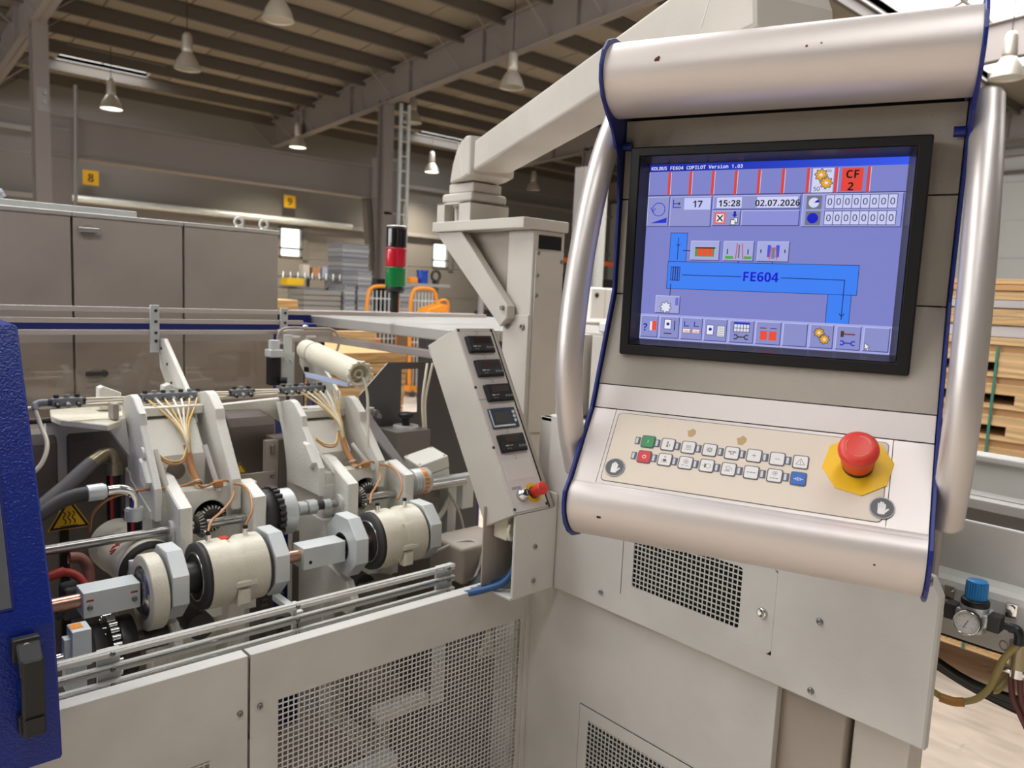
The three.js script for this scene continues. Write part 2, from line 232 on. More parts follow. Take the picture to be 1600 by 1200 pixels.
{ // bay number plates on the far wall
  [['8', [142, 278]], ['9', [453, 315]]].forEach(([s], i) => {
    const t = canvas(96, 96, (g) => { g.fillStyle = '#d9a514'; g.fillRect(0, 0, 96, 96); g.fillStyle = '#1c1a14'; g.font = 'bold 74px sans-serif'; g.textAlign = 'center'; g.fillText(s, 48, 74); });
    const p = i ? [10.3925,3.981,-21.7] : [5.1009,3.9704,-21.7], gm = new THREE.BoxGeometry(0.36, 0.36, 0.02), side = mt(0xd9a514, 0.6);
    const o = new THREE.Mesh(gm, [side, side, side, side, mt(0xffffff, 0.6, 0, { map: t }), side]); o.name = numbered('number_plate'); o.position.set(p[0], p[1], wz + 0.29); o.userData = { label: i ? 'yellow bay number plate, reading nine, on the far wall near the tapered column' : 'yellow bay number plate, reading eight, on the far wall above the grey cabinets', category: 'sign' }; scene.add(o);
    part('standoff', box(-0.03, 0.03, -0.03, 0.03, -0.28, -0.01), HM.girt, o);
  });
}

// ---------- operator console on its swing arm: local frame x along the screen, y up, z out of the screen ----------
{
  const con = new THREE.Group(); con.name = numbered('operator_console'); con.position.set(0.875, 1.613, -0.516); con.rotation.y = -1.18748;
  con.userData = { label: 'silver operator console with lit colour screen, membrane keypad and red emergency stop', category: 'control panel' }; scene.add(con);
  const aL = -0.195, aR = 0.207;
  const hood = [[-0.07, 0.256], [-0.01, 0.263], [0.03, 0.262], [0.055, 0.254], [0.071, 0.241], [0.079, 0.225], [0.08, 0.211], [0.072, 0.193], [0.058, 0.18], [0.036, 0.172], [0.02, 0.171], [0.0, 0.176], [-0.03, 0.2], [-0.07, 0.215]];
  const smooth = (P, n = 6) => new THREE.CatmullRomCurve3(P.map((p) => V(p[0], p[1], 0)), false, 'centripetal').getPoints(P.length * n).map((p) => [p.x, p.y]);
  const hd = part('hood', ext(smooth(hood), aL, aR, 'x', 0.0004), M.alu, con);
  for (const [a, y, d, r] of [[-0.128, 0.222, 0.0797, 0.0035], [-0.1262, 0.2245, 0.0798, 0.002], [0.04, 0.2215, 0.0797, 0.0016], [0.055, 0.2235, 0.0797, 0.0011]]) part('paint_chip', ext(ngon(a, y, r, 7, 0.4).map(([p, q], i) => [p + (i % 3) * r * 0.12, q]), d - 0.001, d + 0.0003, 'z', 0), mt(0x5a2c14, 0.8), hd);
  // textured back plates; near-black housing behind stands in for shade in their gaps
  part('rear_housing', [box(aL + 0.004, aR - 0.004, -0.06, 0.205, -0.13, -0.0285, 0.006), ext([[-0.13, -0.05], [-0.0285, -0.055], [0.018, -0.176], [0.032, -0.21], [0.09, -0.29], [0.105, -0.34], [0.06, -0.362], [-0.05, -0.33], [-0.11, -0.12]], aL + 0.004, aR - 0.004, 'x')], M.matte, con);
  part('back_plate', box(aL + 0.001, aR - 0.001, 0.0735, 0.176, -0.027, -0.02, 0.0008), M.textured, con);
  part('back_plate', box(aL + 0.001, aR - 0.001, -0.0545, 0.0718, -0.027, -0.02, 0.0008), M.textured, con);
  part('lower_plate', [...[[aL + 0.001, -0.162], [0.164, aR - 0.001]].map(([p, q]) => ext([[-0.02, -0.056], [0.0308, -0.1755], [0.024, -0.178], [-0.027, -0.056]], p, q, 'x', 0.0004)), ext([[0.0097, -0.126], [0.0308, -0.1755], [0.024, -0.178], [0.0027, -0.126]], -0.1625, 0.1645, 'x', 0.0004)], M.textured, con);
  part('top_strip', ext([[0.031, -0.177], [0.0428, -0.2062], [0.037, -0.209], [0.025, -0.179]], aL + 0.001, aR - 0.001, 'x', 0.0006), M.alu, con);
  const roll = [[0.1112, -0.2942], [0.118, -0.2985], [0.1245, -0.3055], [0.1275, -0.317], [0.126, -0.331], [0.119, -0.345], [0.108, -0.357], [0.094, -0.3655], [0.075, -0.3705], [0.02, -0.372]];
  const rl = smooth(roll, 5); part('front_roll', ext([...rl, ...rl.slice().reverse().map(([p, q]) => [p - 0.004 , q + 0.0028])], aL + 0.001, aR - 0.001, 'x', 0.0003), M.alu, con);
  for (const [a, y, r] of [[-0.152, -0.331, 0.0018], [-0.1495, -0.331, 0.0015], [0.158, -0.33, 0.0013]]) part('paint_chip', cyl([a, y, 0.1245], [a, y, 0.1265], r, r, 7), M.matte, con);
  // keypad face, a plane sloping towards the operator
  const KM = new THREE.Matrix4().makeBasis(V(1, 0, 0), V(0, 0.7888, -0.6147), V(0, 0.6147, 0.7888)).setPosition(0, -0.207, 0.043);
  const kp = (g) => g.applyMatrix4(KM), S = (p) => [p[0], -p[1]];
  part('keypad_frame', [kp(box(aL + 0.001, -0.1635, -0.1088, -0.0006, -0.004, 0, 0.0004)), kp(box(0.1655, aR - 0.001, -0.1088, -0.0006, -0.004, 0, 0.0004)), kp(box(-0.163, 0.165, -0.1088, -0.0006, -0.004, 0.0002, 0.0004))], M.alu, con);
  const ov = part('keypad_overlay', kp(ext(rrect(-0.158, 0.1605, -0.1035, -0.0055, 0.005), 0.0001, 0.0009, 'z', 0.0002)), M.overlay, con);
  part('overlay_outline', kp(ext(rrect(-0.1588, 0.1613, -0.1043, -0.0047, 0.0055), 0.0001, 0.0005, 'z', 0)), M.darksteel, con);
  for (const [p, r] of [[[-0.06,0.0237], 0.0055], [[0.0011,0.026], 0.006]]) { const q = S(p); part('glue_mark', kp(ext(ngon(q[0], q[1], r, 9).map(([x, y], i) => [x + 0.0012 * (i % 2), y * 1 + 0.001 * (i % 3)]), 0.0009, 0.0011, 'z', 0)), mt(0xb89a6c, 0.7), con); }
  // keys: one raised tile each, its symbol printed from one atlas
  const icons = canvas(1024, 256, (g) => {
    const cols = ['#3f8a57', 0, 0, 0, 0, 0, 0, 0, '#cc3b45', 0, 0, 0, 0, 0, 0, '#2a62b4'];
    for (let i = 0; i < 16; i++) {
      const x = (i % 8) * 128, y = i < 8 ? 0 : 128; g.save(); g.translate(x + 64, y + 64); g.fillStyle = cols[i] || '#dedad6'; g.fillRect(-64, -64, 128, 128);
      g.strokeStyle = g.fillStyle = cols[i] ? '#f4ead2' : '#4a4542'; g.lineWidth = 4; g.lineCap = 'round';
      const L = (...p) => { g.beginPath(); g.moveTo(p[0], p[1]); for (let k = 2; k < p.length; k += 2) g.lineTo(p[k], p[k + 1]); g.stroke(); }, C = (a, b, r, f) => { g.beginPath(); g.arc(a, b, r, 0, 7); f ? g.fill() : g.stroke(); };
      const arrows = (yy, s) => { for (const k of [-1, 0, 1]) { L(k * s - s * 0.42, yy, k * s + s * 0.42, yy); g.beginPath(); g.moveTo(k * s - s * 0.45, yy); g.lineTo(k * s - s * 0.05, yy - 7); g.lineTo(k * s - s * 0.05, yy + 7); g.fill(); } };
      if (i === 0) L(0, -15, 0, 15); else if (i === 8) { g.lineWidth = 6; C(0, 0, 17); }
      else if (i === 1) { L(-10, -35, -10, 15); L(2, -35, 2, 15); for (let k = -30; k < 12; k += 9) L(-10, k, 2, k); C(-4, 22, 10, 1); L(20, 0, 20, 35); L(14, 8, 20, 0, 26, 8); }
      else if (i === 2) { for (const k of [-20, -7, 6, 19]) { g.beginPath(); g.moveTo(k, -24); g.bezierCurveTo(k + 12, -12, k - 10, -2, k + 4, 12); g.stroke(); } L(-34, 26, 34, 26); }
      else if (i === 3) for (let k = 0; k < 8; k++) { const a = k * Math.PI / 4; L(8 * Math.cos(a), 8 * Math.sin(a), 34 * Math.cos(a), 34 * Math.sin(a)); g.beginPath(); g.moveTo(10 * Math.cos(a), 10 * Math.sin(a)); g.lineTo(24 * Math.cos(a + 0.3), 24 * Math.sin(a + 0.3)); g.lineTo(24 * Math.cos(a - 0.3), 24 * Math.sin(a - 0.3)); g.fill(); }
      else if (i === 4) { L(-40, -12, -24, -20, -24, -4, -40, -12); L(40, -12, 24, -20, 24, -4, 40, -12); L(-20, -18, 20, -18, 12, 14, 0, 20, -12, 14, -20, -18); L(-8, -18, -8, 14); L(8, -18, 8, 14); }
      else if (i === 5) { L(-20, 0, 20, 0); L(0, -20, 0, 20); } else if (i === 6) L(-22, 4, 22, 4);
      else if (i === 7) { L(0, -34, 40, 30, -40, 30, 0, -34); L(0, -10, 0, 10); C(0, 20, 3, 1); }
      else if (i === 9) { C(0, -30, 8); g.fillRect(-16, -4, 34, 26); L(-34, 30, 30, 30); L(-30, 14, -22, 0); }
      else if (i === 10) { C(2, -12, 22); g.fillRect(-5, -18, 14, 13); L(-34, 30, -10, 30); L(4, 32, 34, 32); }
      else if (i === 11) { C(14, 4, 24); g.fillRect(-24, -20, 13, 46); L(-46, 2, -26, 2); }
      else if (i === 12) { C(-6, -12, 20); C(-6, -12, 3, 1); L(-38, 24, 14, 24); L(-30, 14, 10, 14); L(30, -20, 30, 18); }
      else if (i === 13) arrows(2, 30); else if (i === 14) { C(0, -24, 20); g.fillRect(-6, -31, 13, 13); arrows(30, 27); }
      else if (i === 15) { L(-42, 4, -20, 4, -20, -10, -20, 18); L(-6, -14, -6, 22); L(6, -14, 6, 22); L(42, 4, 20, 4, 20, -10, 20, 18); }
      g.restore();
    }
  });
  const keyM = mt(0xffffff, 0.45, 0, { map: icons }), rim = mt(0x5b5a60, 0.5), led = mt(0xc9ccd6, 0.3), K = [[[-0.1105,0.0428], [-0.0849,0.0433], [-0.0592,0.0437], [-0.0333,0.0435], [-0.0065,0.0439], [0.0192,0.0436], [0.0455,0.0439], [0.0714,0.0442]], [[-0.1104,0.0645], [-0.0843,0.0646], [-0.0584,0.0651], [-0.0327,0.065], [-0.0068,0.0658], [0.0194,0.0659], [0.0457,0.0659], [0.0717,0.0658]]];
  const kw = 0.0076, rimS = ext(rrect(-0.0089, 0.0089, -0.0089, 0.0089, 0.0028), 0, 0.0007, 'z', 0.0002), ledS = [ext(rrect(-0.0032, 0.0034, -0.0052, 0.0052, 0.0008), 0, 0.0005, 'z', 0)];
  K.forEach((row, j) => row.forEach((p, i) => {
    const q = S(p), at = (g) => kp(g.clone().translate(q[0], q[1], 0.0009));
    const key = part('membrane_key', at(rimS), rim, con);
    const f = ext(rrect(-kw, kw, -kw, kw, 0.002), 0.0006, 0.0013, 'z', 0.0002), P = f.attributes.position, uv = new Float32Array(P.count * 2), n = i + 8 * j;
    for (let k = 0; k < P.count; k++) { uv[2 * k] = ((i + 0.5) + 0.49 * P.getX(k) / kw) / 8; uv[2 * k + 1] = ((j ? 0.5 : 1.5) + 0.49 * P.getY(k) / kw) / 2; }
    f.setAttribute('uv', new THREE.BufferAttribute(uv, 2)); part('key_face', at(f), keyM, key, true);
    const lp = part('indicator', kp(ledS[0].clone().translate(q[0] - 0.0136, q[1], 0.0009)), rim, con); part('window', kp(ext(rrect(-0.0022, 0.0006, -0.004, 0.004, 0.0006), 0.0004, 0.0008, 'z', 0).translate(q[0] - 0.0136, q[1], 0.0009)), led, lp);
  }));
  // two hand symbols
  for (const [c, r] of [[[-0.1439,0.0846], 0.0128], [[0.16,0.0869], 0.0128]]) {
    const q = S(c), d = part('hand_symbol', kp(cyl([q[0], q[1], 0.0008], [q[0], q[1], 0.0018], r, r, 40)), rim, con);
    const h = [kp(ext(rrect(q[0] - 0.0042, q[0] + 0.0034, q[1] - 0.0075, q[1] + 0.0005, 0.002), 0.0017, 0.0021, 'z', 0))];
    for (const [x, l] of [[-0.0034, 0.0062], [-0.0013, 0.0082], [0.0008, 0.0076], [0.0027, 0.0056]]) h.push(kp(ext(rrect(q[0] + x - 0.0009, q[0] + x + 0.0009, q[1] - 0.001, q[1] + l - 0.0008, 0.0008), 0.0017, 0.0021, 'z', 0)));
    h.push(kp(ext(rrect(-0.001, 0.001, 0, 0.0062, 0.0008), 0.0017, 0.0021, 'z', 0).rotateZ(-0.7).translate(q[0] + 0.0025, q[1] - 0.005, 0)));
    part('palm', h, M.white, d); part('ring', kp(new THREE.TorusGeometry(r * 0.95, 0.0003, 6, 40).translate(q[0], q[1], 0.0018)), M.white, d);
  }
  { // emergency stop on its yellow octagon
    const q = S([0.1314,0.0391]), w = (g) => kp(g.translate(q[0], q[1], 0));
    const e = part('emergency_stop', w(ext(ngon(0, 0, 0.0375, 8, 0.2), 0.0009, 0.0024, 'z', 0.0002)), M.yellow, con);
    part('collar', w(lathe([0, 0, 0], [0, 0, 1], [[0.0001, 0.0024], [0.0165, 0.0024], [0.0165, 0.01], [0.015, 0.011], [0.0001, 0.011]])), M.black, e);
    part('mushroom_head', w(lathe([0, 0, 0], [0, 0, 1], [[0.0001, 0.009], [0.0168, 0.009], [0.0175, 0.012], [0.0186, 0.03], [0.0205, 0.0335], [0.0212, 0.038], [0.0205, 0.0425], [0.0175, 0.0455], [0.012, 0.0466], [0.0001, 0.047]], 40)), M.red, e);
    part('turn_arrow', [0, 1, 2].map((k) => w(new THREE.TorusGeometry(0.0125, 0.0008, 5, 16, 1.3).rotateZ(k * 2.1 + 0.3).translate(0, 0, 0.0464))), mt(0xd8745e, 0.5), e);
  }
  // monitor: black frame with a bevelled inner lip and the lit display
  const fo = [[-0.1725, -0.1355], [0.1745, -0.1345], [0.1745, 0.1355], [-0.171, 0.132]], fi = [[-0.159, -0.121], [0.159, -0.121], [0.159, 0.121], [-0.159, 0.121]], di = [[-0.152, -0.114], [0.152, -0.114], [0.152, 0.114], [-0.152, 0.114]];
  const mon = part('monitor', ext(rrect(-0.1725, 0.1745, -0.1355, 0.1335, 0.003), -0.021, 0.021, 'z', 0.002, [fi]), mt(0x060608, 0.42), con);
  const lip = (i, j) => { const g = new THREE.BufferGeometry(), a = fi[i], b = fi[j], c = di[j], d = di[i], z0 = 0.0205, z1 = 0.0006; g.setAttribute('position', new THREE.Float32BufferAttribute([a[0], a[1], z0, b[0], b[1], z0, c[0], c[1], z1, a[0], a[1], z0, c[0], c[1], z1, d[0], d[1], z1], 3)); g.setAttribute('uv', new THREE.Float32BufferAttribute(12, 2)); g.computeVertexNormals(); return g; };
  part('inner_lip', [lip(0, 1), lip(1, 2), lip(2, 3), lip(3, 0)], mt(0x2c2a2b, 0.3, 0.2), mon);  // lip coloured greyer than the frame, for the reflection in it
  const scr = canvas(1024, 768, (g) => {
    const grd = g.createLinearGradient(0, 0, 700, 768); grd.addColorStop(0, '#7c80c2'); grd.addColorStop(1, '#8288d8'); g.fillStyle = '#7f84cb'; g.fillRect(0, 0, 1024, 768);
    const R = (a, b, fill, stroke) => { const x = a[0], y = a[1], w = b[0] - a[0], h = b[1] - a[1]; if (fill) { g.fillStyle = fill; g.fillRect(x, y, w, h); } if (stroke) { g.strokeStyle = stroke; g.lineWidth = 2; g.strokeRect(x, y, w, h); } };
    const raised = (a, b, fill = '#9195cf') => { R(a, b, fill); g.lineWidth = 3; g.strokeStyle = '#bfc3f2'; g.beginPath(); g.moveTo(a[0], b[1]); g.lineTo(a[0], a[1]); g.lineTo(b[0], a[1]); g.stroke(); g.strokeStyle = '#3c3f78'; g.beginPath(); g.moveTo(b[0], a[1]); g.lineTo(b[0], b[1]); g.lineTo(a[0], b[1]); g.stroke(); };
    const txt = (s, x, y, px, c, f = 'bold', al = 'left', fam = 'sans-serif') => { g.fillStyle = c; g.font = f + ' ' + px + 'px ' + fam; g.textAlign = al; g.fillText(s, x, y); };
    const line = (c, w, ...p) => { g.strokeStyle = c; g.lineWidth = w; g.beginPath(); g.moveTo(p[0], p[1]); for (let k = 2; k < p.length; k += 2) g.lineTo(p[k], p[k + 1]); g.stroke(); };
    const gear = (x, y, r, c = '#e7a93c') => { g.fillStyle = c; g.strokeStyle = '#2a2320'; g.lineWidth = 2; g.beginPath(); for (let k = 0; k < 32; k++) { const a = k / 32 * 6.2832, q = (k % 4 < 2) ? r : r * 0.74; g.lineTo(x + q * Math.cos(a), y + q * Math.sin(a)); } g.closePath(); g.fill(); g.stroke(); g.fillStyle = '#e8e6fa'; g.beginPath(); g.arc(x, y, r * 0.26, 0, 7); g.fill(); };
    const spanner = (x, y, w, c) => { line(c, 5, x - w * 0.3, y, x + w * 0.3, y); for (const s of [-1, 1]) { g.beginPath(); g.lineWidth = 5; g.arc(x + s * w * 0.45, y, w * 0.17, s > 0 ? 0.8 : Math.PI + 0.8, s > 0 ? 5.5 : Math.PI + 5.5); g.stroke(); } };
    R([0, 0], [1024, 30], '#1c2fb8'); const tg = g.createLinearGradient(0, 0, 1024, 0); tg.addColorStop(0, '#101f96'); tg.addColorStop(1, '#3a5ef0'); R([0, 2], [1024, 31], tg); txt('KOLBUS FE604 COPILOT Version 1.03', 6, 24, 20, '#e8e8ff', 'bold', 'left', 'monospace');
    // row of message fields with red separators
    R([4, 34], [1020, 133], '#8185cc'); line('#2c2e60', 3, 0, 134, 1024, 134); line('#c4c8f4', 2, 2, 34, 2, 134);
    for (const x of [92, 185, 281, 377, 471, 567, 664, 770, 888]) { R([x - 6, 33], [x + 5, 134], '#e0443a'); line('#dfe2fb', 2, x + 7, 36, x + 7, 132); }
    R([680, 36], [760, 132], '#d5d6f6'); gear(712, 62, 24); gear(734, 94, 24); txt('OIL', 730, 52, 15, '#33304a', ''); txt('50', 686, 126, 24, '#33304a', '');
    R([790, 38], [868, 128], '#e8483c'); txt('CF', 829, 78, 44, '#141414', 'bold', 'center'); txt('2', 825, 126, 44, '#141414', 'bold', 'center');
    // status fields
    raised([2, 140], [98, 268]); g.strokeStyle = '#2333cc'; g.lineWidth = 3; g.beginPath(); g.arc(52, 194, 28, 0, 7); g.stroke(); line('#2333cc', 3, 16, 186, 26, 206, 38, 188); g.fillStyle = '#2130d0'; g.beginPath(); g.moveTo(18, 254); g.lineTo(90, 230); g.lineTo(90, 252); g.fill();
    raised([104, 140], [282, 268]); line('#2333cc', 4, 116, 152, 116, 186, 150, 186); line('#222', 3, 118, 170, 146, 170); line('#222', 3, 138, 164, 146, 170, 138, 176); R([164, 146], [278, 196], '#c5c9fa'); txt('17', 222, 186, 40, '#26242e', 'bold', 'center');
    raised([290, 140], [642, 196]); R([304, 146], [408, 190], '#d3d6fb'); txt('15:28', 357, 184, 38, '#26242e', 'bold', 'center'); R([470, 146], [632, 190], '#d3d6fb'); txt('02.07.2026', 552, 184, 36, '#26242e', 'bold', 'center');
    raised([290, 202], [406, 264]); R([298, 208], [346, 258], '#e86a6a'); R([306, 216], [338, 250], '#efeef8'); line('#1d1b20', 5, 310, 220, 334, 246); line('#1d1b20', 5, 334, 220, 310, 246); g.fillStyle = '#1b24a8'; g.fillRect(378, 204, 10, 14); g.beginPath(); g.moveTo(372, 218); g.lineTo(394, 218); g.lineTo(383, 230); g.fill(); R([380, 232], [396, 250], '#eee', '#222'); R([368, 240], [386, 260], '#eee', '#222');
    raised([412, 202], [642, 264], '#8d92d8');
    raised([652, 138], [1018, 268], '#9aa0e0'); R([666, 144], [724, 198], '#75777f'); R([666, 206], [724, 262], '#75777f'); g.fillStyle = '#d8dbf8'; g.beginPath(); g.arc(694, 172, 20, 0, 7); g.fill(); g.fillStyle = '#1721c8'; g.beginPath(); g.moveTo(694, 172); g.arc(694, 172, 20, -0.7, 0); g.fill(); g.beginPath(); g.arc(694, 234, 21, 0, 7); g.fill();
    for (const y of [142, 206]) { R([738, y], [998, y + 54], '#ccd0fa', '#2a2a44'); for (let k = 0; k < 8; k++) { line('#2a2a44', 2, 738 + k * 32.5, y, 738 + k * 32.5, y + 54); txt('0', 738 + (k + 0.5) * 32.5, y + 40, 36, '#24222c', '', 'center'); } }
    // machine diagram
    const A = [114.3,293.5], B = [198.8,425.6], Cc = [114.4,545.7], D = [910.6,412.6], E = [824.2,527.1], F = [913.7,630.7];
    const bl = '#3f83f8', x0 = 110, y0 = 420, y1 = 539, x1 = 885;
    R([114, 296], [188, 420], bl, '#1c2a6a'); R([x0, y0], [x1, y1], bl, '#1c2a6a'); R([778, y1], [866, 660], bl, '#1c2a6a');
    line('#1c2a6a', 3, 150, 316, 150, 412); line('#1c2a6a', 3, 142, 344, 150, 354, 158, 344); line('#1c2a6a', 3, 172, 372, 208, 372); line('#1c2a6a', 3, 412, 410, 412, 422); line('#1c2a6a', 3, 552, 410, 552, 422);
    for (const k of [0, 1, 2, 3]) line('#24306e', 3, 126 + k * 10, 502, 126 + k * 10, 444, 134 + k * 10, 444, 134 + k * 10, 502, 126 + k * 10, 502);
    line('#1c2a6a', 3, 176, 478, 430, 478); line('#1c2a6a', 3, 590, 478, 836, 480, 836, 640); line('#1c2a6a', 3, 826, 614, 836, 626, 846, 614); txt('FE604', 508, 496, 54, '#1414cc', 'bold', 'center');
    line('#1c2a6a', 3, 128, 516, 128, 572);
    raised([207, 330], [330, 412], '#a9ade0'); R([226, 360], [308, 396], '#4b9a3c'); for (const k of [0, 1, 2]) R([237 + k * 22, 362], [257 + k * 22, 394], '#ee5038'); line('#10140c', 5, 226, 359, 312, 359);
    raised([348, 330], [472, 412], '#a9ade0'); R([356, 392], [390, 404], '#55a84a'); R([434, 392], [466, 404], '#55a84a'); line('#d8505c', 4, 404, 338, 400, 404); line('#d8505c', 4, 424, 338, 430, 404); line('#5b6070', 5, 412, 344, 412, 400); line('#222', 4, 364, 362, 364, 384); line('#222', 4, 450, 362, 450, 384);
    raised([488, 330], [614, 412], '#a9ade0'); R([528, 344], [542, 394], '#4856e0'); R([562, 344], [576, 394], '#4856e0'); R([545, 354], [559, 400], '#7b7f90'); line('#d8505c', 4, 543, 352, 538, 404); line('#d8505c', 4, 561, 352, 568, 404); line('#222', 4, 502, 362, 502, 376); line('#222', 4, 598, 362, 598, 376);
    raised([66, 572], [174, 648], '#a4a8dc'); R([154, 578], [168, 612], '#6c72d8'); gear(112, 622, 26, '#e4e6f6');
    // bottom key bar
    R([0, 655], [1024, 768], '#a6abe6');
    const kx = [4, 84, 186, 288, 392, 502, 618, 714, 818, 920, 1020]; const X = [[4, 82], [92, 178], [188, 280], [290, 386], [398, 498], [508, 608], [618, 712], [724, 812], [824, 914], [926, 1018]];
    X.forEach(([a, b]) => raised([a, 664], [b, 758], '#8d91cc'));
    txt('?', 14, 732, 46, '#1922b8'); R([46, 688], [58, 728], '#e8e8f8'); R([56, 686], [76, 726], '#ef5038');
    R([112, 676], [142, 718], '#eee', '#2330b0'); g.fillStyle = '#1c2ac0'; g.beginPath(); g.arc(128, 696, 7, 0, 7); g.fill(); line('#222', 4, 158, 680, 158, 722); line('#222', 4, 112, 738, 146, 738);
    line('#1c2ac0', 4, 202, 680, 202, 700, 222, 700); line('#1c2ac0', 4, 246, 680, 246, 700, 266, 700); R([196, 712], [230, 730], '#eee', '#c04848'); R([238, 712], [272, 730], '#eee', '#c04848'); txt('120.0', 198, 727, 13, '#333', ''); txt('126.0', 240, 727, 13, '#333', '');
    R([300, 690], [330, 732], '#eee', '#2330b0'); g.fillStyle = '#1c2ac0'; g.beginPath(); g.arc(316, 708, 7, 0, 7); g.fill(); R([346, 692], [378, 738], '#f0f0f8', '#555'); for (let k = 0; k < 5; k++) line('#444', 2, 350, 700 + k * 8, 374, 700 + k * 8);
    R([416, 672], [480, 712], '#dfe0f4', '#222'); R([416, 672], [480, 680], '#2433d0'); for (let k = 1; k < 5; k++) line('#222', 2, 416 + k * 13, 680, 416 + k * 13, 712); line('#222', 2, 416, 696, 480, 696); spanner(448, 734, 52, '#3b3b40');
    R([526, 702], [554, 740], '#ef5038'); R([562, 702], [592, 740], '#ef5038'); line('#222', 3, 524, 690, 550, 690); line('#222', 3, 566, 690, 592, 690);
    gear(758, 696, 20); gear(780, 722, 20); R([840, 684], [852, 708], '#4a3a34'); line('#8a3c34', 6, 852, 696, 894, 696); spanner(868, 732, 48, '#2433c8');
    g.fillStyle = '#f0f0fa'; g.strokeStyle = '#333'; g.lineWidth = 1.5; g.beginPath(); g.moveTo(932, 726); g.lineTo(932, 752); g.lineTo(938, 747); g.lineTo(943, 758); g.lineTo(948, 755); g.lineTo(943, 745); g.lineTo(951, 744); g.closePath(); g.fill(); g.stroke();
  });
  const pl = new THREE.BoxGeometry(0.304, 0.228, 0.004), sm = new THREE.MeshStandardMaterial({ color: 0x050505, roughness: 0.25, emissive: 0xffffff, emissiveMap: scr, emissiveIntensity: 0.6 });
  const disp = new THREE.Mesh(pl.translate(0, 0, -0.002), [M.black, M.black, M.black, M.black, sm, M.black]); disp.name = 'display'; mon.add(disp);
  const sl = new THREE.RectAreaLight(new THREE.Color(0.32, 0.34, 0.78), 0.1, 0.3, 0.225); sl.position.set(0, 0, 0.004); sl.rotation.y = Math.PI; con.add(sl);
  // blue side plates following the profile, standoffs, bolts and the two bowed grab handles
  const prof = [[-0.135, 0.2], [-0.07, 0.262], [0.0, 0.269], [0.04, 0.266], [0.064, 0.257], [0.079, 0.241], [0.0855, 0.222], [0.084, 0.204], [0.074, 0.186], [0.056, 0.172], [0.03, 0.155], [-0.002, 0.12], [-0.012, 0.07], [-0.013, -0.05], [0.036, -0.174], [0.049, -0.206], [0.116, -0.291], [0.13, -0.304], [0.1325, -0.318], [0.1305, -0.333], [0.123, -0.349], [0.11, -0.362], [0.094, -0.371], [0.07, -0.376], [0.0, -0.377], [-0.06, -0.34], [-0.135, -0.1]];
  for (const [a, b] of [[aL - 0.004, aL], [aR, aR + 0.004]]) part('side_plate', ext(prof, a, b, 'x', 0.0006), M.navy, con);
  for (const a of [aL + 0.001, aR - 0.013]) part('standoff', cyl([a, 0.141, -0.012], [a + 0.012, 0.141, -0.012], 0.006, 0.006, 16), M.navy, con);
  part('bolt', screw([aR + 0.004, -0.345, 0.1], [1, 0, 0], 0.006), M.bolt, con);
  const hp = [[0.178, -0.03], [0.128, 0.008], [0.06, 0.045], [-0.03, 0.077], [-0.11, 0.092], [-0.18, 0.091], [-0.24, 0.074], [-0.29, 0.047]];
  for (const a of [aL - 0.0185, aR + 0.0185]) {
    const h = part('grab_handle', tube(hp.map(([y, d]) => [a, y, d]), 0.0172, 20, 40), M.handle, con);
    for (const k of [0, hp.length - 1]) { const p = hp[k], q = hp[k ? k - 1 : 1], e = V(a, p[0], p[1]), dir = e.clone().sub(V(a, q[0], q[1])).normalize(); part('end_cap', lathe(e, e.clone().add(dir), [[0.0172, -0.002], [0.0172, 0.003], [0.014, 0.0055], [0.0001, 0.006]], 20), M.handle, h); part('clamp', cyl([a > 0 ? aR + 0.001 : aL - 0.001, p[0] + (k ? 0.02 : -0.02), p[1] - (k ? -0.008 : -0.012)], [a, p[0] + (k ? 0.02 : -0.02), p[1] - (k ? -0.008 : -0.012)], 0.009, 0.009, 14), M.navy, h); }
  }
}

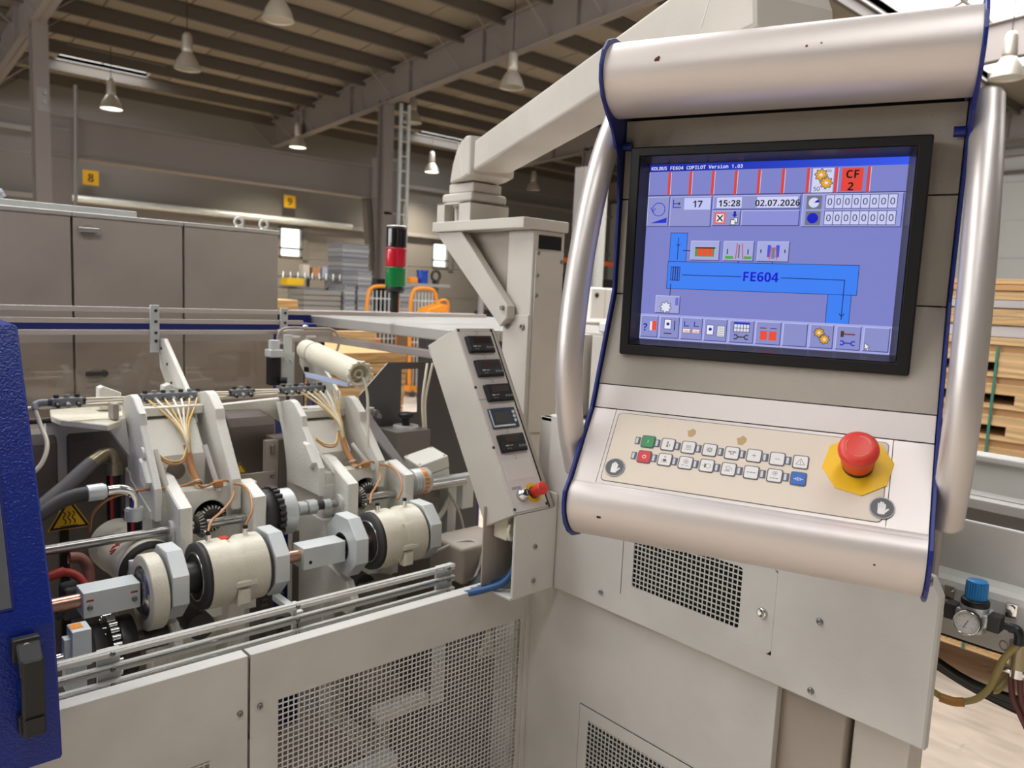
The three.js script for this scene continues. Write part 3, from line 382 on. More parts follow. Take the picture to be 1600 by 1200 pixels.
// ---------- column, swing arm ----------
{
  const c = thing('console_column', 'grey steel column with bolted cover plate, diagonal brace and top plate carrying the swing arm', 'column', [1.37, 0, -1.5]);
  part('post', box(1.315, 1.425, 0, 1.712, -1.5, -1.405, 0.004), M.warm, c);
  part('cover_plate', box(1.322, 1.42, 1.2, 1.66, -1.405, -1.4005), M.warm, c); part('slot', box(1.332, 1.412, 1.666, 1.7, -1.405, -1.4035, 0), M.matte, c);
  for (const y of [1.655, 1.6, 1.55]) part('screw', screw([1.329, y, -1.4005], [0, 0, 1], 0.005), M.bolt, c); part('screw', screw([1.412, 1.638, -1.4005], [0, 0, 1], 0.005), M.bolt, c);
  part('top_plate', box(1.272, 1.43, 1.712, 1.739, -1.775, -1.397, 0.003), M.warm, c);
  part('brace', ext([[-1.775, 1.712], [-1.66, 1.712], [-1.458, 1.52], [-1.458, 1.49], [-1.485, 1.468]], 1.285, 1.312, 'x', 0.002), M.warm, c);
  part('gusset', ext([[-1.66, 1.712], [-1.5, 1.712], [-1.5, 1.45], [-1.48, 1.45]].concat([[-1.47, 1.5]]), 1.34, 1.346, 'x', 0), M.dusk, c);
  part('gusset', ext([[-1.72, 1.712], [-1.5, 1.712], [-1.5, 1.44]], 1.33, 1.338, 'x', 0.001), M.dusk, c);
  for (const p of [[1.331, 1.62, -1.585], [1.331, 1.55, -1.515], [1.284, 1.515, -1.475]]) part('bolt', hexbolt(p, [-1, 0, 0], 0.007, 0.006), M.bolt, c);
  part('bolt_plate', box(1.309, 1.315, 1.2, 1.5, -1.5, -1.405), M.warm, c); for (const z of [-1.483, -1.424]) part('bolt', screw([1.309, 1.47, z], [-1, 0, 0], 0.008), M.bolt, c);
  const a = thing('swing_arm', 'grey box-section swing arm with two cast elbows holding the operator console', 'arm', [1.37, 1.739, -1.715]);
  part('base_block', [box(1.298, 1.435, 1.739, 1.793, -1.69, -1.64), box(1.298, 1.33, 1.739, 1.793, -1.79, -1.755), box(1.36, 1.435, 1.739, 1.793, -1.79, -1.685), box(1.298, 1.435, 1.788, 1.793, -1.79, -1.64)], M.warm, a);
  part('base_cap', box(1.305, 1.432, 1.793, 1.82, -1.78, -1.645, 0.008), M.warm, a);
  part('swivel_neck', [box(1.318, 1.42, 1.82, 1.848, -1.766, -1.655, 0.006)], M.warm, a);
  const d = V(-0.43, 0, 1.165).normalize(), L = V(-d.z, 0, d.x), P0 = V(1.37, 1.903, -1.715), P1 = V(0.945, 1.968, -0.565);
  const frame = (o, fwd) => new THREE.Matrix4().makeBasis(fwd, V(0, 1, 0), fwd.clone().cross(V(0, 1, 0))).setPosition(o);
  const s0 = P0.clone().addScaledVector(d, 0.125), s1 = P1.clone().addScaledVector(d, -0.115), ax = s1.clone().sub(s0), len = ax.length(); ax.normalize();
  const side = V(0, 1, 0).cross(ax).normalize(), up = ax.clone().cross(side);
  part('arm_tube', new RoundedBoxGeometry(0.1, 0.078, len + 0.04, 3, 0.008).applyMatrix4(new THREE.Matrix4().makeBasis(side, up, ax).setPosition(s0.clone().lerp(s1, 0.5))), M.warm, a);
  const elbow = (bot) => [[-0.012, 0.05], [0.025, 0.055], [0.06, 0.05], [0.1, 0.03], [0.13, 0.0], [0.148, -0.035], [0.154, bot], [0.04, bot], [-0.004, -0.048], [-0.012, -0.048]];
  for (const [o, f, b] of [[s0, d.clone().negate(), -0.052], [s1, d, -0.075]]) {
    const m = frame(o, f), e = part('elbow', ext(elbow(b), -0.064, 0.064, 'z', 0.004).applyMatrix4(m), M.warm, a);
    for (const s of [-1, 1]) part('seam', new THREE.BoxGeometry(0.0012, 0.1, 0.001).rotateZ(-0.45).translate(0.06, 0.0, s * 0.0642).applyMatrix4(m), M.white, e);
    if (f === d) { // maker's oval emblem on the sloping nose
      const em = new THREE.Matrix4().multiplyMatrices(m, new THREE.Matrix4().makeRotationY(Math.PI / 2).setPosition(0.118, 0.0185, 0)), tilt = (g) => g.rotateX(-0.62).applyMatrix4(em);
      part('emblem', [tilt(new THREE.TorusGeometry(0.016, 0.0008, 6, 32).scale(1.15, 0.8, 1).translate(0, 0, 0.003)), tilt(new THREE.TorusGeometry(0.0135, 0.0005, 6, 32).scale(1.15, 0.8, 1).translate(0, 0, 0.003)), ...[-0.008, -0.002, 0.004, 0.01].map((x) => tilt(cyl([x - 0.004, -0.006, 0.003], [x + 0.003, 0.006, 0.003], 0.001, 0.001, 6)))], mt(0x6a4a38, 0.6), e);
    }
  }
  part('console_neck', cyl(P1.clone().add(V(0, -0.105, 0)), P1.clone().add(V(0, -0.07, 0)), 0.045), M.warm, a); part('console_foot', box(P1.x - 0.06, P1.x + 0.06, 1.815, P1.y - 0.09, P1.z - 0.06, P1.z + 0.06, 0.006), M.warm, a);
}
// ---------- sloping temperature control box and its bracket ----------
{
  const t = thing('temperature_control_box', 'sloping grey control box with five small black controllers and a red emergency stop', 'control box', [1.11, 0.92, -1.2]);
  const x0 = 1.057, x1 = 1.17, prof = [[1.057,1.0918,-1.1501], [1.057,1.4688,-1.3719], [1.057,1.4215,-1.478], [1.057,1.0431,-1.2415]].map((p) => [p[2], p[1]]);
  part('housing', ext(prof, x0, x1, 'x', 0.0015), M.bracket, t);
  const BM = new THREE.Matrix4().makeBasis(V(1, 0, 0), V(0, 0.8593, -0.5115), V(0, 0.5115, 0.8593)).setPosition(0, 1.092, -1.15), b = (g) => g.applyMatrix4(BM);
  part('face_plate', [b(box(x0 + 0.002, x1 - 0.012, 0.262, 0.428, 0.0004, 0.0022, 0.0004)), b(box(x0 + 0.002, x1 - 0.012, 0.004, 0.261, 0.0004, 0.0022, 0.0004))], mt(0xd0c8c2, 0.5, 0, { map: grimeM }), t);
  part('seal', b(box(x1 - 0.0115, x1 - 0.008, 0.002, 0.43, 0.0002, 0.0024, 0)), M.matte, t); part('edge_strip', b(box(x1 - 0.008, x1 + 0.004, 0.0, 0.432, -0.05, 0.001, 0.001)), M.dusk, t);
  const ctl = [[[1.1112,0.3943], 0], [[1.115,0.3346], 0], [[1.12,0.2741], 0], [[1.1115,0.2142], 1], [[1.1122,0.1548], 0]];
  ctl.forEach(([c, k]) => {
    const w = 0.038, h = 0.0205, q = (x0, x1, y0, y1, z0, z1, r) => b(box(c[0] + x0 - 0.0015, c[0] + x1 - 0.0015, c[1] + y0, c[1] + y1, z0, z1, r));
    if (k) { const e = part('panel_meter', q(-w, w, -h - 0.003, h + 0.003, 0.002, 0.0065, 0.001), mt(0x29384a, 0.45), t); part('bezel', [q(-w + 0.001, -w + 0.004, -h, h, 0.006, 0.0072), q(-w + 0.001, w - 0.012, -h, -h + 0.004, 0.006, 0.0072)], M.zinc, e); part('display_window', q(-0.026, 0.018, -0.013, 0.013, 0.006, 0.0069), mt(0x3a3b3a, 0.25), e); for (const y of [0.012, 0.002, -0.008]) part('button', b(cyl([c[0] + 0.0285, c[1] + y, 0.006], [c[0] + 0.0285, c[1] + y, 0.0078], 0.0038)), M.zinc, e); return; }
    const e = part('temperature_controller', [q(-w, w, -h, h, 0.002, 0.008, 0.002), q(-w + 0.002, w - 0.004, -h + 0.002, h - 0.001, 0.007, 0.0125, 0.0015)], M.black, t);
    part('display_window', q(-0.024, 0.026, 0.0, 0.015, 0.0122, 0.013), mt(0x2a1613, 0.2), e);
    for (const x of [0.011, 0.019, 0.027]) part('button', b(cyl([c[0] + x, c[1] - 0.0105, 0.0122], [c[0] + x, c[1] - 0.0105, 0.0136], 0.003)), mt(0x6d7076, 0.5), e);
    part('printed_label', [q(-0.027, -0.018, -0.0085, -0.0055, 0.0122, 0.0127, 0), q(-0.016, -0.006, -0.0078, -0.0063, 0.0122, 0.0127, 0), q(-0.023, -0.021, -0.0145, -0.013, 0.0122, 0.0127, 0), q(-0.016, -0.014, -0.0145, -0.013, 0.0122, 0.0127, 0)], mt(0xb5b3ad, 0.6), e);
  });
  for (const p of [[1.1114,0.4254], [1.1115,0.3652], [1.111,0.3045], [1.1088,0.1839], [1.1084,0.1223]]) part('printed_symbol', [b(box(p[0] - 0.004, p[0] + 0.004, p[1] + 0.0035, p[1] + 0.0042, 0.002, 0.0025, 0)), b(box(p[0] + 0.0033, p[0] + 0.004, p[1] - 0.0035, p[1] + 0.0035, 0.002, 0.0025, 0)), b(box(p[0] - 0.002, p[0] + 0.004, p[1] - 0.0035, p[1] - 0.0028, 0.002, 0.0025, 0))], mt(0x77706a, 0.6), t);
  for (const p of [[1.0619,0.4319], [1.1581,0.4321], [1.0599,0.2914], [1.057,0.1502], [1.0611,0.0103], [1.1546,0.0099]]) part('screw', b(screw([p[0], p[1], 0.002], [0, 0, 1], 0.0035)), M.darksteel, t);
  part('blank_plate', b(box(...(() => { const p = [1.0697,0.118], q = [1.1488,0.0727]; return [p[0], q[0], q[1], p[1]]; })(), 0.002, 0.0027, 0.0003)), mt(0xd6cfc8, 0.5), t);
  { const c = [1.0926,0.0381], k = part('key_switch', b(lathe([c[0], c[1], 0], [c[0], c[1], 1], [[0.0001, 0.002], [0.0135, 0.002], [0.0135, 0.006], [0.012, 0.012], [0.0095, 0.013], [0.0095, 0.02], [0.0001, 0.02]])), M.chrome, t); part('rotor', b(cyl([c[0], c[1], 0.019], [c[0], c[1], 0.0215], 0.0075)), M.black, k); part('slot', b(box(c[0] - 0.001, c[0] + 0.001, c[1] - 0.005, c[1] + 0.005, 0.021, 0.0222, 0)), M.chrome, k); }
  part('printed_legend', b(box(...(() => { const p = [1.0715,0.0541], q = [1.0976,0.0547]; return [p[0], q[0], p[1] - 0.002, p[1] + 0.004]; })(), 0.002, 0.0024, 0)), mt(0xa09890, 0.6), t);
  { const c = [1.1267,0.0389], e = part('emergency_stop', b(lathe([c[0], c[1], 0], [c[0], c[1], 1], [[0.0001, 0.002], [0.022, 0.002], [0.022, 0.0032], [0.0001, 0.0032]], 40)), M.yellow, t);
    part('collar', b(lathe([c[0], c[1], 0], [c[0], c[1], 1], [[0.0135, 0.003], [0.0135, 0.008], [0.0001, 0.008]])), M.black, e);
    part('mushroom_head', b(lathe([c[0], c[1], 0], [c[0], c[1], 1], [[0.0001, 0.008], [0.0125, 0.008], [0.0125, 0.026], [0.014, 0.029], [0.0145, 0.036], [0.0125, 0.0395], [0.0001, 0.04]])), M.red, e); }
  // bracket: front plate, floor, back strip, far cheek
  const c = thing('mounting_bracket', 'open-sided grey bracket below the sloping control box with blue hoses inside', 'bracket', [1.11, 0.9, -1.2]);
  part('front_plate', box(1.063, 1.186, 0.905, 1.09, -1.158, -1.15, 0.003), M.grey, c); part('cheek', box(1.182, 1.188, 0.905, 1.12, -1.242, -1.152), M.grey, c);
  part('floor_plate', box(1.058, 1.186, 0.903, 0.909, -1.242, -1.152), M.grey, c); part('back_strip', box(1.05, 1.085, 0.91, 1.09, -1.242, -1.238), M.dusk, c); part('back_wall', box(1.085, 1.186, 0.906, 1.1, -1.243, -1.238), M.dusk, c);
  for (const p of [[1.123, 1.012, -1.15], [1.122, 0.935, -1.15]]) part('screw', screw(p, [0, 0, 1], 0.0055), M.bolt, c);
  solo('terminal_block', [box(1.075, 1.12, 1.02, 1.075, -1.235, -1.19, 0.004), tube([[1.075, 1.06, -1.18], [1.067, 1.045, -1.176], [1.072, 1.03, -1.175], [1.1, 1.03, -1.18]], 0.004, 6)], M.cream, 'cream cable clamp block under the sloping control box', 'clamp');
  solo('blue_hose', tube([[1.1, 1.03, -1.2], [1.105, 0.99, -1.19], [1.1, 0.965, -1.185], [1.075, 0.93, -1.19], [1.05, 0.915, -1.21], [1.0, 0.88, -1.29]], 0.0075, 10), M.cableB, 'dark blue hose dropping out of the open bracket', 'hose');
  solo('cable_bundle', [tube([[1.118, 1.03, -1.21], [1.12, 0.99, -1.2], [1.11, 0.95, -1.2], [1.08, 0.92, -1.21], [1.02, 0.885, -1.29]], 0.006, 8), tube([[1.13, 1.03, -1.215], [1.135, 0.96, -1.21], [1.1, 0.925, -1.22], [1.03, 0.88, -1.3]], 0.004, 8)], M.cableB, 'twin blue cables behind the dark blue hose in the bracket', 'cable');
}
// ---------- front panels of the machine ----------
function ventPanel(label, x0, x1, y0, y1, zf, vent, bolts) {
  const p = thing('front_panel', label, 'panel', [(x0 + x1) / 2, y0, zf]);
  part('sheet', ext([[x0, y0], [x1, y0], [x1, y1], [x0, y1]], zf - 0.003, zf, 'z', 0.0008, [[[vent[0], vent[2]], [vent[1], vent[2]], [vent[1], vent[3]], [vent[0], vent[3]]]]), M.grey, p);
  part('top_fold', [cyl([x0, y1 - 0.004, zf - 0.004], [x1, y1 - 0.004, zf - 0.004], 0.004, 0.004, 12), box(x0, x1, y1 - 0.003, y1, zf - 0.03, zf - 0.004, 0.0008)], M.grey, p);
  part('mesh_screen', meshBars(vent[0], vent[1], vent[2], vent[3], 0.0105, 0.0021).map((g) => g.translate(0, 0, zf - 0.0015)), M.grey, p);
  for (const b of bolts) part('bolt', screw([b[0], b[1], zf], [0, 0, 1], 0.0055, 0.005), M.bolt, p);
  return p;
}
ventPanel('left grey front panel with a mesh vent in its lower corner, beside the blue cover', -0.25, 0.5265, 0.35, 0.901, -1.244, [0.02, 0.462, 0.38, 0.731], [[0.5125,0.7987,-1.244]]);
ventPanel('wide grey front panel with a large mesh vent, under the three guide rails', 0.5315, 1.195, 0.35, 0.901, -1.244, [0.583, 1.183, 0.36, 0.8], [[0.5486,0.8006,-1.244]]);
{ // frame seen through the mesh, most parts coloured dark for the shade inside
  const f = thing('machine_frame', 'painted steel machine frame behind the mesh front panels', 'frame', [0.6, 0, -1.5]);
  part('beam', box(-0.3, 1.2, 0.3, 0.36, -1.3, -1.25), M.guard, f); part('beam', box(-0.3, 1.2, 0.62, 0.7, -1.85, -1.78), M.guard, f); part('beam', box(0.62, 0.9, 0.5, 0.53, -1.36, -1.32), M.zinc, f); part('beam', box(0.85, 0.98, 0.62, 0.645, -1.36, -1.32), M.strip, f);
  for (const x of [-0.25, 1.16]) part('post', box(x, x + 0.06, 0, 0.85, -1.31, -1.25), M.grey, f);
  part('tray', box(-0.3, 1.2, 0.0, 0.03, -2.4, -1.25), M.matte, f); part('back_sheet', box(-0.3, 1.25, 0.03, 0.9, -2.42, -2.4), M.guard, f); part('drive_box', box(0.62, 0.86, 0.3, 0.52, -1.6, -1.4, 0.01), M.guard, f); part('inner_wall', box(1.2, 1.208, 0.03, 0.9, -2.4, -1.265), M.guard, f);
}
// ---------- right cabinet: lower panel, overlapping upper door, posts ----------
{
  const c = thing('end_cabinet', 'large grey end cabinet with a low vent hatch, behind the overhanging upper door', 'cabinet', [1.25, 0, -0.9]);
  part('side_panel', box(1.211, 1.23, 0.0, 1.278, -1.243, -0.618, 0.002), M.grey, c);
  part('corner_post', box(1.196, 1.214, 0.0, 0.9, -1.262, -1.243), M.grey, c);
  part('hatch_gap_shade', ext([[-1.0725, 0.198], [-0.6985, 0.198], [-0.6985, 0.6595], [-1.0725, 0.6595]], 1.2098, 1.2112, 'x', 0, [[[-1.06, 0.21], [-0.71, 0.21], [-0.71, 0.648], [-1.06, 0.648]]]), M.darksteel, c);  // dark outline paints the shade in the joint round the hatch
  const h = part('vent_hatch', ext([[-1.071, 0.2], [-0.7, 0.2], [-0.7, 0.658], [-1.071, 0.658]], 1.2085, 1.2108, 'x', 0.0006, [[[-1.046, 0.24], [-0.72, 0.24], [-0.72, 0.632], [-1.046, 0.632]]]), M.grey, c);
  const b = (g) => g.rotateY(-Math.PI / 2);
  part('mesh_screen', meshBars(-1.046, -0.72, 0.24, 0.632, 0.0105, 0.0021).map((g) => b(g).translate(1.2095, 0, 0)), M.grey, h); part('vent_shade', box(1.2106, 1.2109, 0.24, 0.632, -1.046, -0.72, 0), M.matte, h);  // black sheet behind the mesh stands in for the shade inside
  part('post', box(1.232, 1.3, 0, 0.93, -0.625, -0.506, 0.003), M.dusk, c); part('post', box(1.248, 1.31, 0, 0.93, -0.499, -0.41, 0.003), M.warm, c); part('gap_shade', box(1.27, 1.3, 0, 0.93, -0.506, -0.498, 0), M.matte, c);  // black strip between the posts stands in for shade in the gap
  part('roof_plate', box(1.211, 1.32, 1.268, 1.278, -1.24, -0.42), M.grey, c); part('end_wall', box(1.3, 1.32, 0.9, 1.27, -1.24, -0.42), M.dusk, c);
  const d = thing('cabinet_door', 'overhanging grey upper door with a mesh vent window, chrome lock and chamfered corner', 'door', [1.2, 0.903, -0.8]);
  const xf = 1.19, z0 = -1.19, z1 = -0.372;
  const dp = [1.19,1.0678,-0.9368], dq = [1.19,1.0709,-0.6819], dr = [1.19,0.9706,-0.6818], ds = [1.19,0.9746,-0.9359];
  part('door_sheet', ext([[z0, 0.903], [z1, 0.903], [z1, 1.14], [z1 - 0.014, 1.166], [-0.55, 1.2], [-1.0, 1.29], [z0, 1.29]], xf, xf + 0.02, 'x', 0.003, [[[-0.966, 0.949], [-0.622, 0.949], [-0.622, 1.105], [-0.7, 1.13], [-0.966, 1.13]]]), M.grey, d);
  const hv = [[-0.9625, 0.951], [-0.634, 0.951], [-0.625, 0.96], [-0.625, 1.098], [-0.634, 1.107], [-0.7, 1.128], [-0.9625, 1.128]];
  part('hatch_gap_shade', box(xf + 0.0155, xf + 0.017, 0.945, 1.135, -0.968, -0.618, 0), M.matte, d);  // black plate, painted shade for the joint round the upper hatch
  const hatch = part('vent_hatch', ext(hv, xf + 0.0005, xf + 0.004, 'x', 0.0008, [rrect(-0.936, -0.69, 0.975, 1.09, 0.008)]), M.grey, d);
  part('mesh_screen', meshBars(-0.936, -0.69, 0.975, 1.09, 0.0098, 0.0021).map((g) => b(g).translate(xf + 0.002, 0, 0)), M.grey, hatch); part('vent_shade', box(xf + 0.012, xf + 0.014, 0.97, 1.095, -0.94, -0.685, 0), M.matte, hatch);  // black sheet as painted shade behind the door vent
  const lk = [1.19,1.0218,-0.6476]; part('lock', lathe([xf + 0.001, lk[1], lk[2]], [xf - 1, lk[1], lk[2]], [[0.0001, 0], [0.009, 0], [0.009, 0.004], [0.0075, 0.006], [0.006, 0.005], [0.0001, 0.0045]], 24), M.chrome, hatch);
  for (const p of [[1.19,1.0423,-0.5455], [1.19,0.9212,-0.5495], [1.19,0.9381,-1.0141]]) part('bolt', screw([xf, p[1], p[2]], [-1, 0, 0], 0.0055, 0.004), M.bolt, d);
  const s = thing('side_duct', 'pale grey box with a small mesh grille behind the left grab handle', 'duct', [1.5, 0, -1.1]);
  part('shell', box(1.24, 1.5, 1.279, 1.478, -1.195, -0.6, 0.004), M.warm, s); part('solid_panel', box(1.212, 1.24, 1.292, 1.472, -1.198, -1.122, 0.004), M.warm, s); part('face_frame', ext([[-1.11, 1.28], [-0.6, 1.28], [-0.6, 1.47], [-1.11, 1.47]], 1.224, 1.23, 'x', 0.001, [[[-1.06, 1.285], [-0.7, 1.285], [-0.7, 1.425], [-1.06, 1.425]]]), M.warm, s); part('mesh_screen', meshBars(-1.06, -0.7, 1.285, 1.425, 0.0105, 0.0024).map((g) => b(g).translate(1.226, 0, 0)), M.grey, s); part('mesh_shade', box(1.236, 1.2395, 1.28, 1.43, -1.07, -0.69, 0), M.matte, s); part('cover_lid', box(1.23, 1.55, 1.478, 1.5, -1.1, -0.6, 0.004), M.strip, s);  // black sheet behind the grille paints its dark inside
}

// ---------- blue cover ----------
{
  const c = thing('blue_cover', 'dark blue sloping safety cover with a window and a black bow handle', 'cover', [0.02, 0.87, -1.35]);
  part('shell', ext([[-1.163, 0.872], [-1.19, 1.062], [-1.405, 1.468], [-1.95, 1.476], [-1.95, 0.872]], -0.45, 0.2235, 'x', 0.003), M.blue, c);
  const u = V(0, 0.406, -0.215).normalize(), nn = V(0, 0.215, 0.406).normalize(), m = new THREE.Matrix4().makeBasis(V(1, 0, 0), u, nn).setPosition(0, 1.062, -1.19);
  part('window_rim', box(-0.3, 0.178, 0.028, 0.33, 0.0, 0.0025, 0.001).applyMatrix4(m), M.navy, c);
  part('window_pane', box(-0.29, 0.1745, 0.031, 0.325, 0.001, 0.0032, 0.001).applyMatrix4(m), mt(0x6d6f74, 0.12, 0.2), c);
  const a = V([0.1843,1.0437,-1.173]), b = V([0.1853,0.9361,-1.168]), h = part('bow_handle', [box(a.x - 0.017, a.x + 0.017, a.y - 0.018, a.y + 0.014, a.z - 0.008, a.z + 0.008, 0.003), box(b.x - 0.014, b.x + 0.014, b.y - 0.012, b.y + 0.016, b.z - 0.006, b.z + 0.01, 0.003)], M.black, c);
  const f = 0.034; part('grip', ext(rrect(-0.0135, 0.0135, b.y - 0.008, a.y - 0.006, 0.004), 0, 0.014, 'z', 0.003).translate((a.x + b.x) / 2 + 0.002, 0, a.z + f - 0.012), mt(0x1a1918, 0.5), h);
  part('grip_end', ext([[a.z + 0.004, a.y + 0.012], [a.z + f, a.y - 0.01], [a.z + f, a.y - 0.03], [a.z + 0.02, a.y - 0.026], [a.z + 0.004, a.y - 0.012]], a.x - 0.0125, a.x + 0.0155, 'x', 0.002), mt(0x1a1918, 0.5), h); part('grip_end', ext([[b.z + 0.004, b.y - 0.01], [b.z + f, b.y], [b.z + f, b.y + 0.02], [b.z + 0.02, b.y + 0.016], [b.z + 0.004, b.y + 0.012]], b.x - 0.0115, b.x + 0.0145, 'x', 0.002), mt(0x1a1918, 0.5), h);
  part('screw', screw([a.x, a.y + 0.002, a.z + 0.008], [0, 0.3, 1], 0.0065), M.bolt, h);
}
// ---------- guide rails in front and at the back ----------
{
  const g = thing('guide_rails', 'three stacked bright steel guide rails with brackets, just above the front panels', 'guide rail', [0.65, 0.86, -1.33]);
  for (const y of [0.9365, 0.9095, 0.882]) { part('rail', [box(0.18, 1.045, y - 0.0135, y, -1.336, -1.326, 0.0012)], M.strip, g); part('rail_cap', box(0.18, 1.045, y - 0.006, y - 0.002, -1.3265, -1.325, 0.0008), M.chrome, g); }
  for (const [x0, x1] of [[0.31, 0.345], [0.655, 0.664], [1.0, 1.045]]) { part('bracket', box(x0, x1, 0.82, 0.935, -1.344, -1.3365, 0.001), M.zinc, g); for (const y of [0.93, 0.903, 0.8755]) part('bolt', screw([x0 + (x1 - x0) * 0.6, y, -1.326], [0, 0, 1], 0.0045, 0.004), M.bolt, g); }
  part('cross_arm', box(0.664, 0.68, 0.9, 0.912, -1.45, -1.34), M.zinc, g); part('foot', box(0.315, 0.34, 0.6, 0.83, -1.352, -1.344), M.zinc, g); part('foot', box(1.005, 1.04, 0.6, 0.83, -1.352, -1.344), M.zinc, g);
  const b = thing('rear_guide_rails', 'three aluminium guide rails on short posts crossing in front of the grey cabinets', 'guide rail', [0.7, 1.36, -2.1]);
  [[1.474, 1.75], [1.4455, 1.05], [1.4165, 1.05]].forEach(([y, x1]) => part('rail', [box(-0.1, x1, y - 0.011, y + 0.001, -2.108, -2.096, 0.001)], M.alu, b));
  for (const x of [0.632, 0.985]) { const p = part('post', box(x - 0.01, x + 0.012, 1.36, 1.482, -2.094, -2.086, 0.001), M.zinc, b); for (const y of [1.468, 1.44, 1.411, 1.39]) part('bolt', screw([x + 0.003, y, -2.086], [0, 0, 1], 0.004, 0.003), M.darksteel, p); }
  for (const x of [0.0, 1.03]) part('leg', box(x, x + 0.03, 0.4, 1.41, -2.14, -2.11), M.dusk, b);
  solo('blue_beam', [box(-0.3, 1.15, 1.405, 1.432, -2.3, -2.2, 0.004), box(-0.28, -0.2, 0, 1.41, -2.3, -2.2), box(1.05, 1.12, 0, 1.41, -2.3, -2.22)], M.navy, 'dark navy beam seen between the rear guide rails', 'beam');
}
// ---------- shafts ----------
const axY = 0.965, axZ = -1.5, upY = 1.031, upZ = -1.62;
{
  const s = thing('drive_shaft', 'polished coppery lower drive shaft running through the cream drums', 'shaft', [0.65, axY, axZ]);
  part('rod', cyl([-0.2, axY, axZ], [1.12, axY, axZ], 0.0135), M.copper, s);
  for (const x of [0.42, 0.5]) part('collar', cyl([x, axY, axZ], [x + 0.028, axY, axZ], 0.03), M.darksteel, s);
  const u = thing('upper_shaft', 'bright steel upper shaft with nuts and collars above the lower drive shaft', 'shaft', [0.65, upY, upZ]);
  part('rod', [cyl([-0.2, upY, upZ], [1.3, upY, upZ], 0.0098)], M.steel, u);
  for (const [x, l, r, n] of [[0.802, 0.02, 0.017, 6], [0.826, 0.022, 0.018, 6], [0.868, 0.018, 0.0125, 24]]) part('nut', cyl([x, upY, upZ], [x + l, upY, upZ], r, r, n), M.zinc, u);
  part('collar', cyl([0.845, upY, upZ], [0.87, upY, upZ], 0.0105), M.darksteel, u);
  for (const [x0, x1] of [[0.556, 0.7], [0.95, 1.09]]) part('sleeve', cyl([x0, upY, upZ], [x1, upY, upZ], 0.0105), M.steel, u);
  const k = thing('chain_sprocket', 'black chain sprocket with roller chain and silver clutch ring between the two casting arms', 'sprocket', [0.745, upY - 0.065, upZ]);
  part('disc', lathe([0.708, upY, upZ], [1, upY, upZ], [[0.0001, 0], [0.05, 0], [0.056, 0.006], [0.056, 0.026], [0.0001, 0.026]]), M.rubber, k);
  part('ring', lathe([0.75, upY, upZ], [1, upY, upZ], [[0.03, 0], [0.051, 0], [0.053, 0.003], [0.053, 0.03], [0.05, 0.033], [0.015, 0.033], [0.0001, 0.03]], 40), M.zinc, k);
  const ch = []; for (let i = 0; i < 26; i++) { const a = i / 26 * Math.PI * 2; const y = upY + 0.0585 * Math.sin(a), z = upZ + 0.0585 * Math.cos(a); ch.push(cyl([0.733, y, z], [0.748, y, z], 0.0048, 0.0048, 10)); }
  for (let y = upY - 0.09; y > 0.5; y -= 0.0145) for (const z of [upZ - 0.04, upZ + 0.045]) ch.push(cyl([0.733, y, z], [0.748, y, z], 0.0046, 0.0046, 8));
  part('roller_chain', ch, M.darksteel, k).userData.kind = 'stuff';
  const k2 = thing('lower_sprocket', 'dark chain sprocket and bright hub below the left silver clamp block', 'sprocket', [0.37, 0.8, -1.5]);
  part('hub', [lathe([0.333, 0.86, -1.5], [1, 0.86, -1.5], [[0.0001, 0], [0.052, 0], [0.055, 0.004], [0.055, 0.02], [0.0001, 0.02]]), cyl([0.353, 0.86, -1.5], [0.362, 0.86, -1.5], 0.03)], M.rubber, k2);
  part('clutch_ring', [lathe([0.379, 0.86, -1.5], [1, 0.86, -1.5], [[0.0001, 0], [0.055, 0], [0.056, 0.003], [0.056, 0.028], [0.0001, 0.03]], 36), cyl([0.41, 0.86, -1.5], [0.47, 0.86, -1.5], 0.02)], M.darksteel, k2);
  const c2 = []; for (let i = 0; i < 26; i++) { const a = i / 26 * Math.PI * 2, y = 0.86 + 0.058 * Math.sin(a), z = -1.5 + 0.058 * Math.cos(a); c2.push(cyl([0.363, y, z], [0.377, y, z], 0.0056, 0.0056, 10)); }
  part('roller_chain', c2, M.chrome, k2);
  solo('sensor_block', [box(0.285, 0.315, 0.89, 0.955, -1.43, -1.39, 0.002), box(0.275, 0.287, 0.85, 0.94, -1.42, -1.4), box(0.28, 0.31, 0.6, 0.89, -1.425, -1.405)], M.zinc, 'grey sensor block with an orange label beside the blue cover', 'sensor');
  solo('orange_label', [box(0.287, 0.305, 0.955, 0.9556, -1.424, -1.402, 0)], M.orange, 'small orange label stuck on top of the grey sensor block', 'label');
  solo('hex_nut', cyl([0.262, 0.905, -1.41], [0.276, 0.905, -1.41], 0.011, 0.011, 6), M.chrome, 'shiny hexagon nut at the edge of the blue cover', 'nut');
}
function clampBlock(x0, x1, label, red) {
  const b = thing('clamp_block', label, 'clamp', [(x0 + x1) / 2, 0.938, axZ]);
  part('body', box(x0, x1, 0.938, 0.986, -1.527, -1.475, 0.0015), M.zinc, b);
  if (red) for (const x of [x0 + 0.011, x1 - 0.011]) { part('bolt', screw([x, 0.957, -1.475], [0, 0, 1], 0.005), M.bolt, b); part('paint_mark', box(x - 0.006, x + 0.006, 0.9685, 0.972, -1.475, -1.4746, 0), mt(0xa33325, 0.7), b); }
  else { part('hole', cyl([x0 + 0.016, 0.953, -1.476], [x0 + 0.016, 0.953, -1.4747], 0.004), M.matte, b); part('plug', cyl([x1 - 0.012, 0.965, -1.476], [x1 - 0.012, 0.965, -1.4745], 0.004), M.zinc, b); }
}
clampBlock(0.3215, 0.4175, 'square silver clamp block with two red-marked bolts on the lower shaft', true);
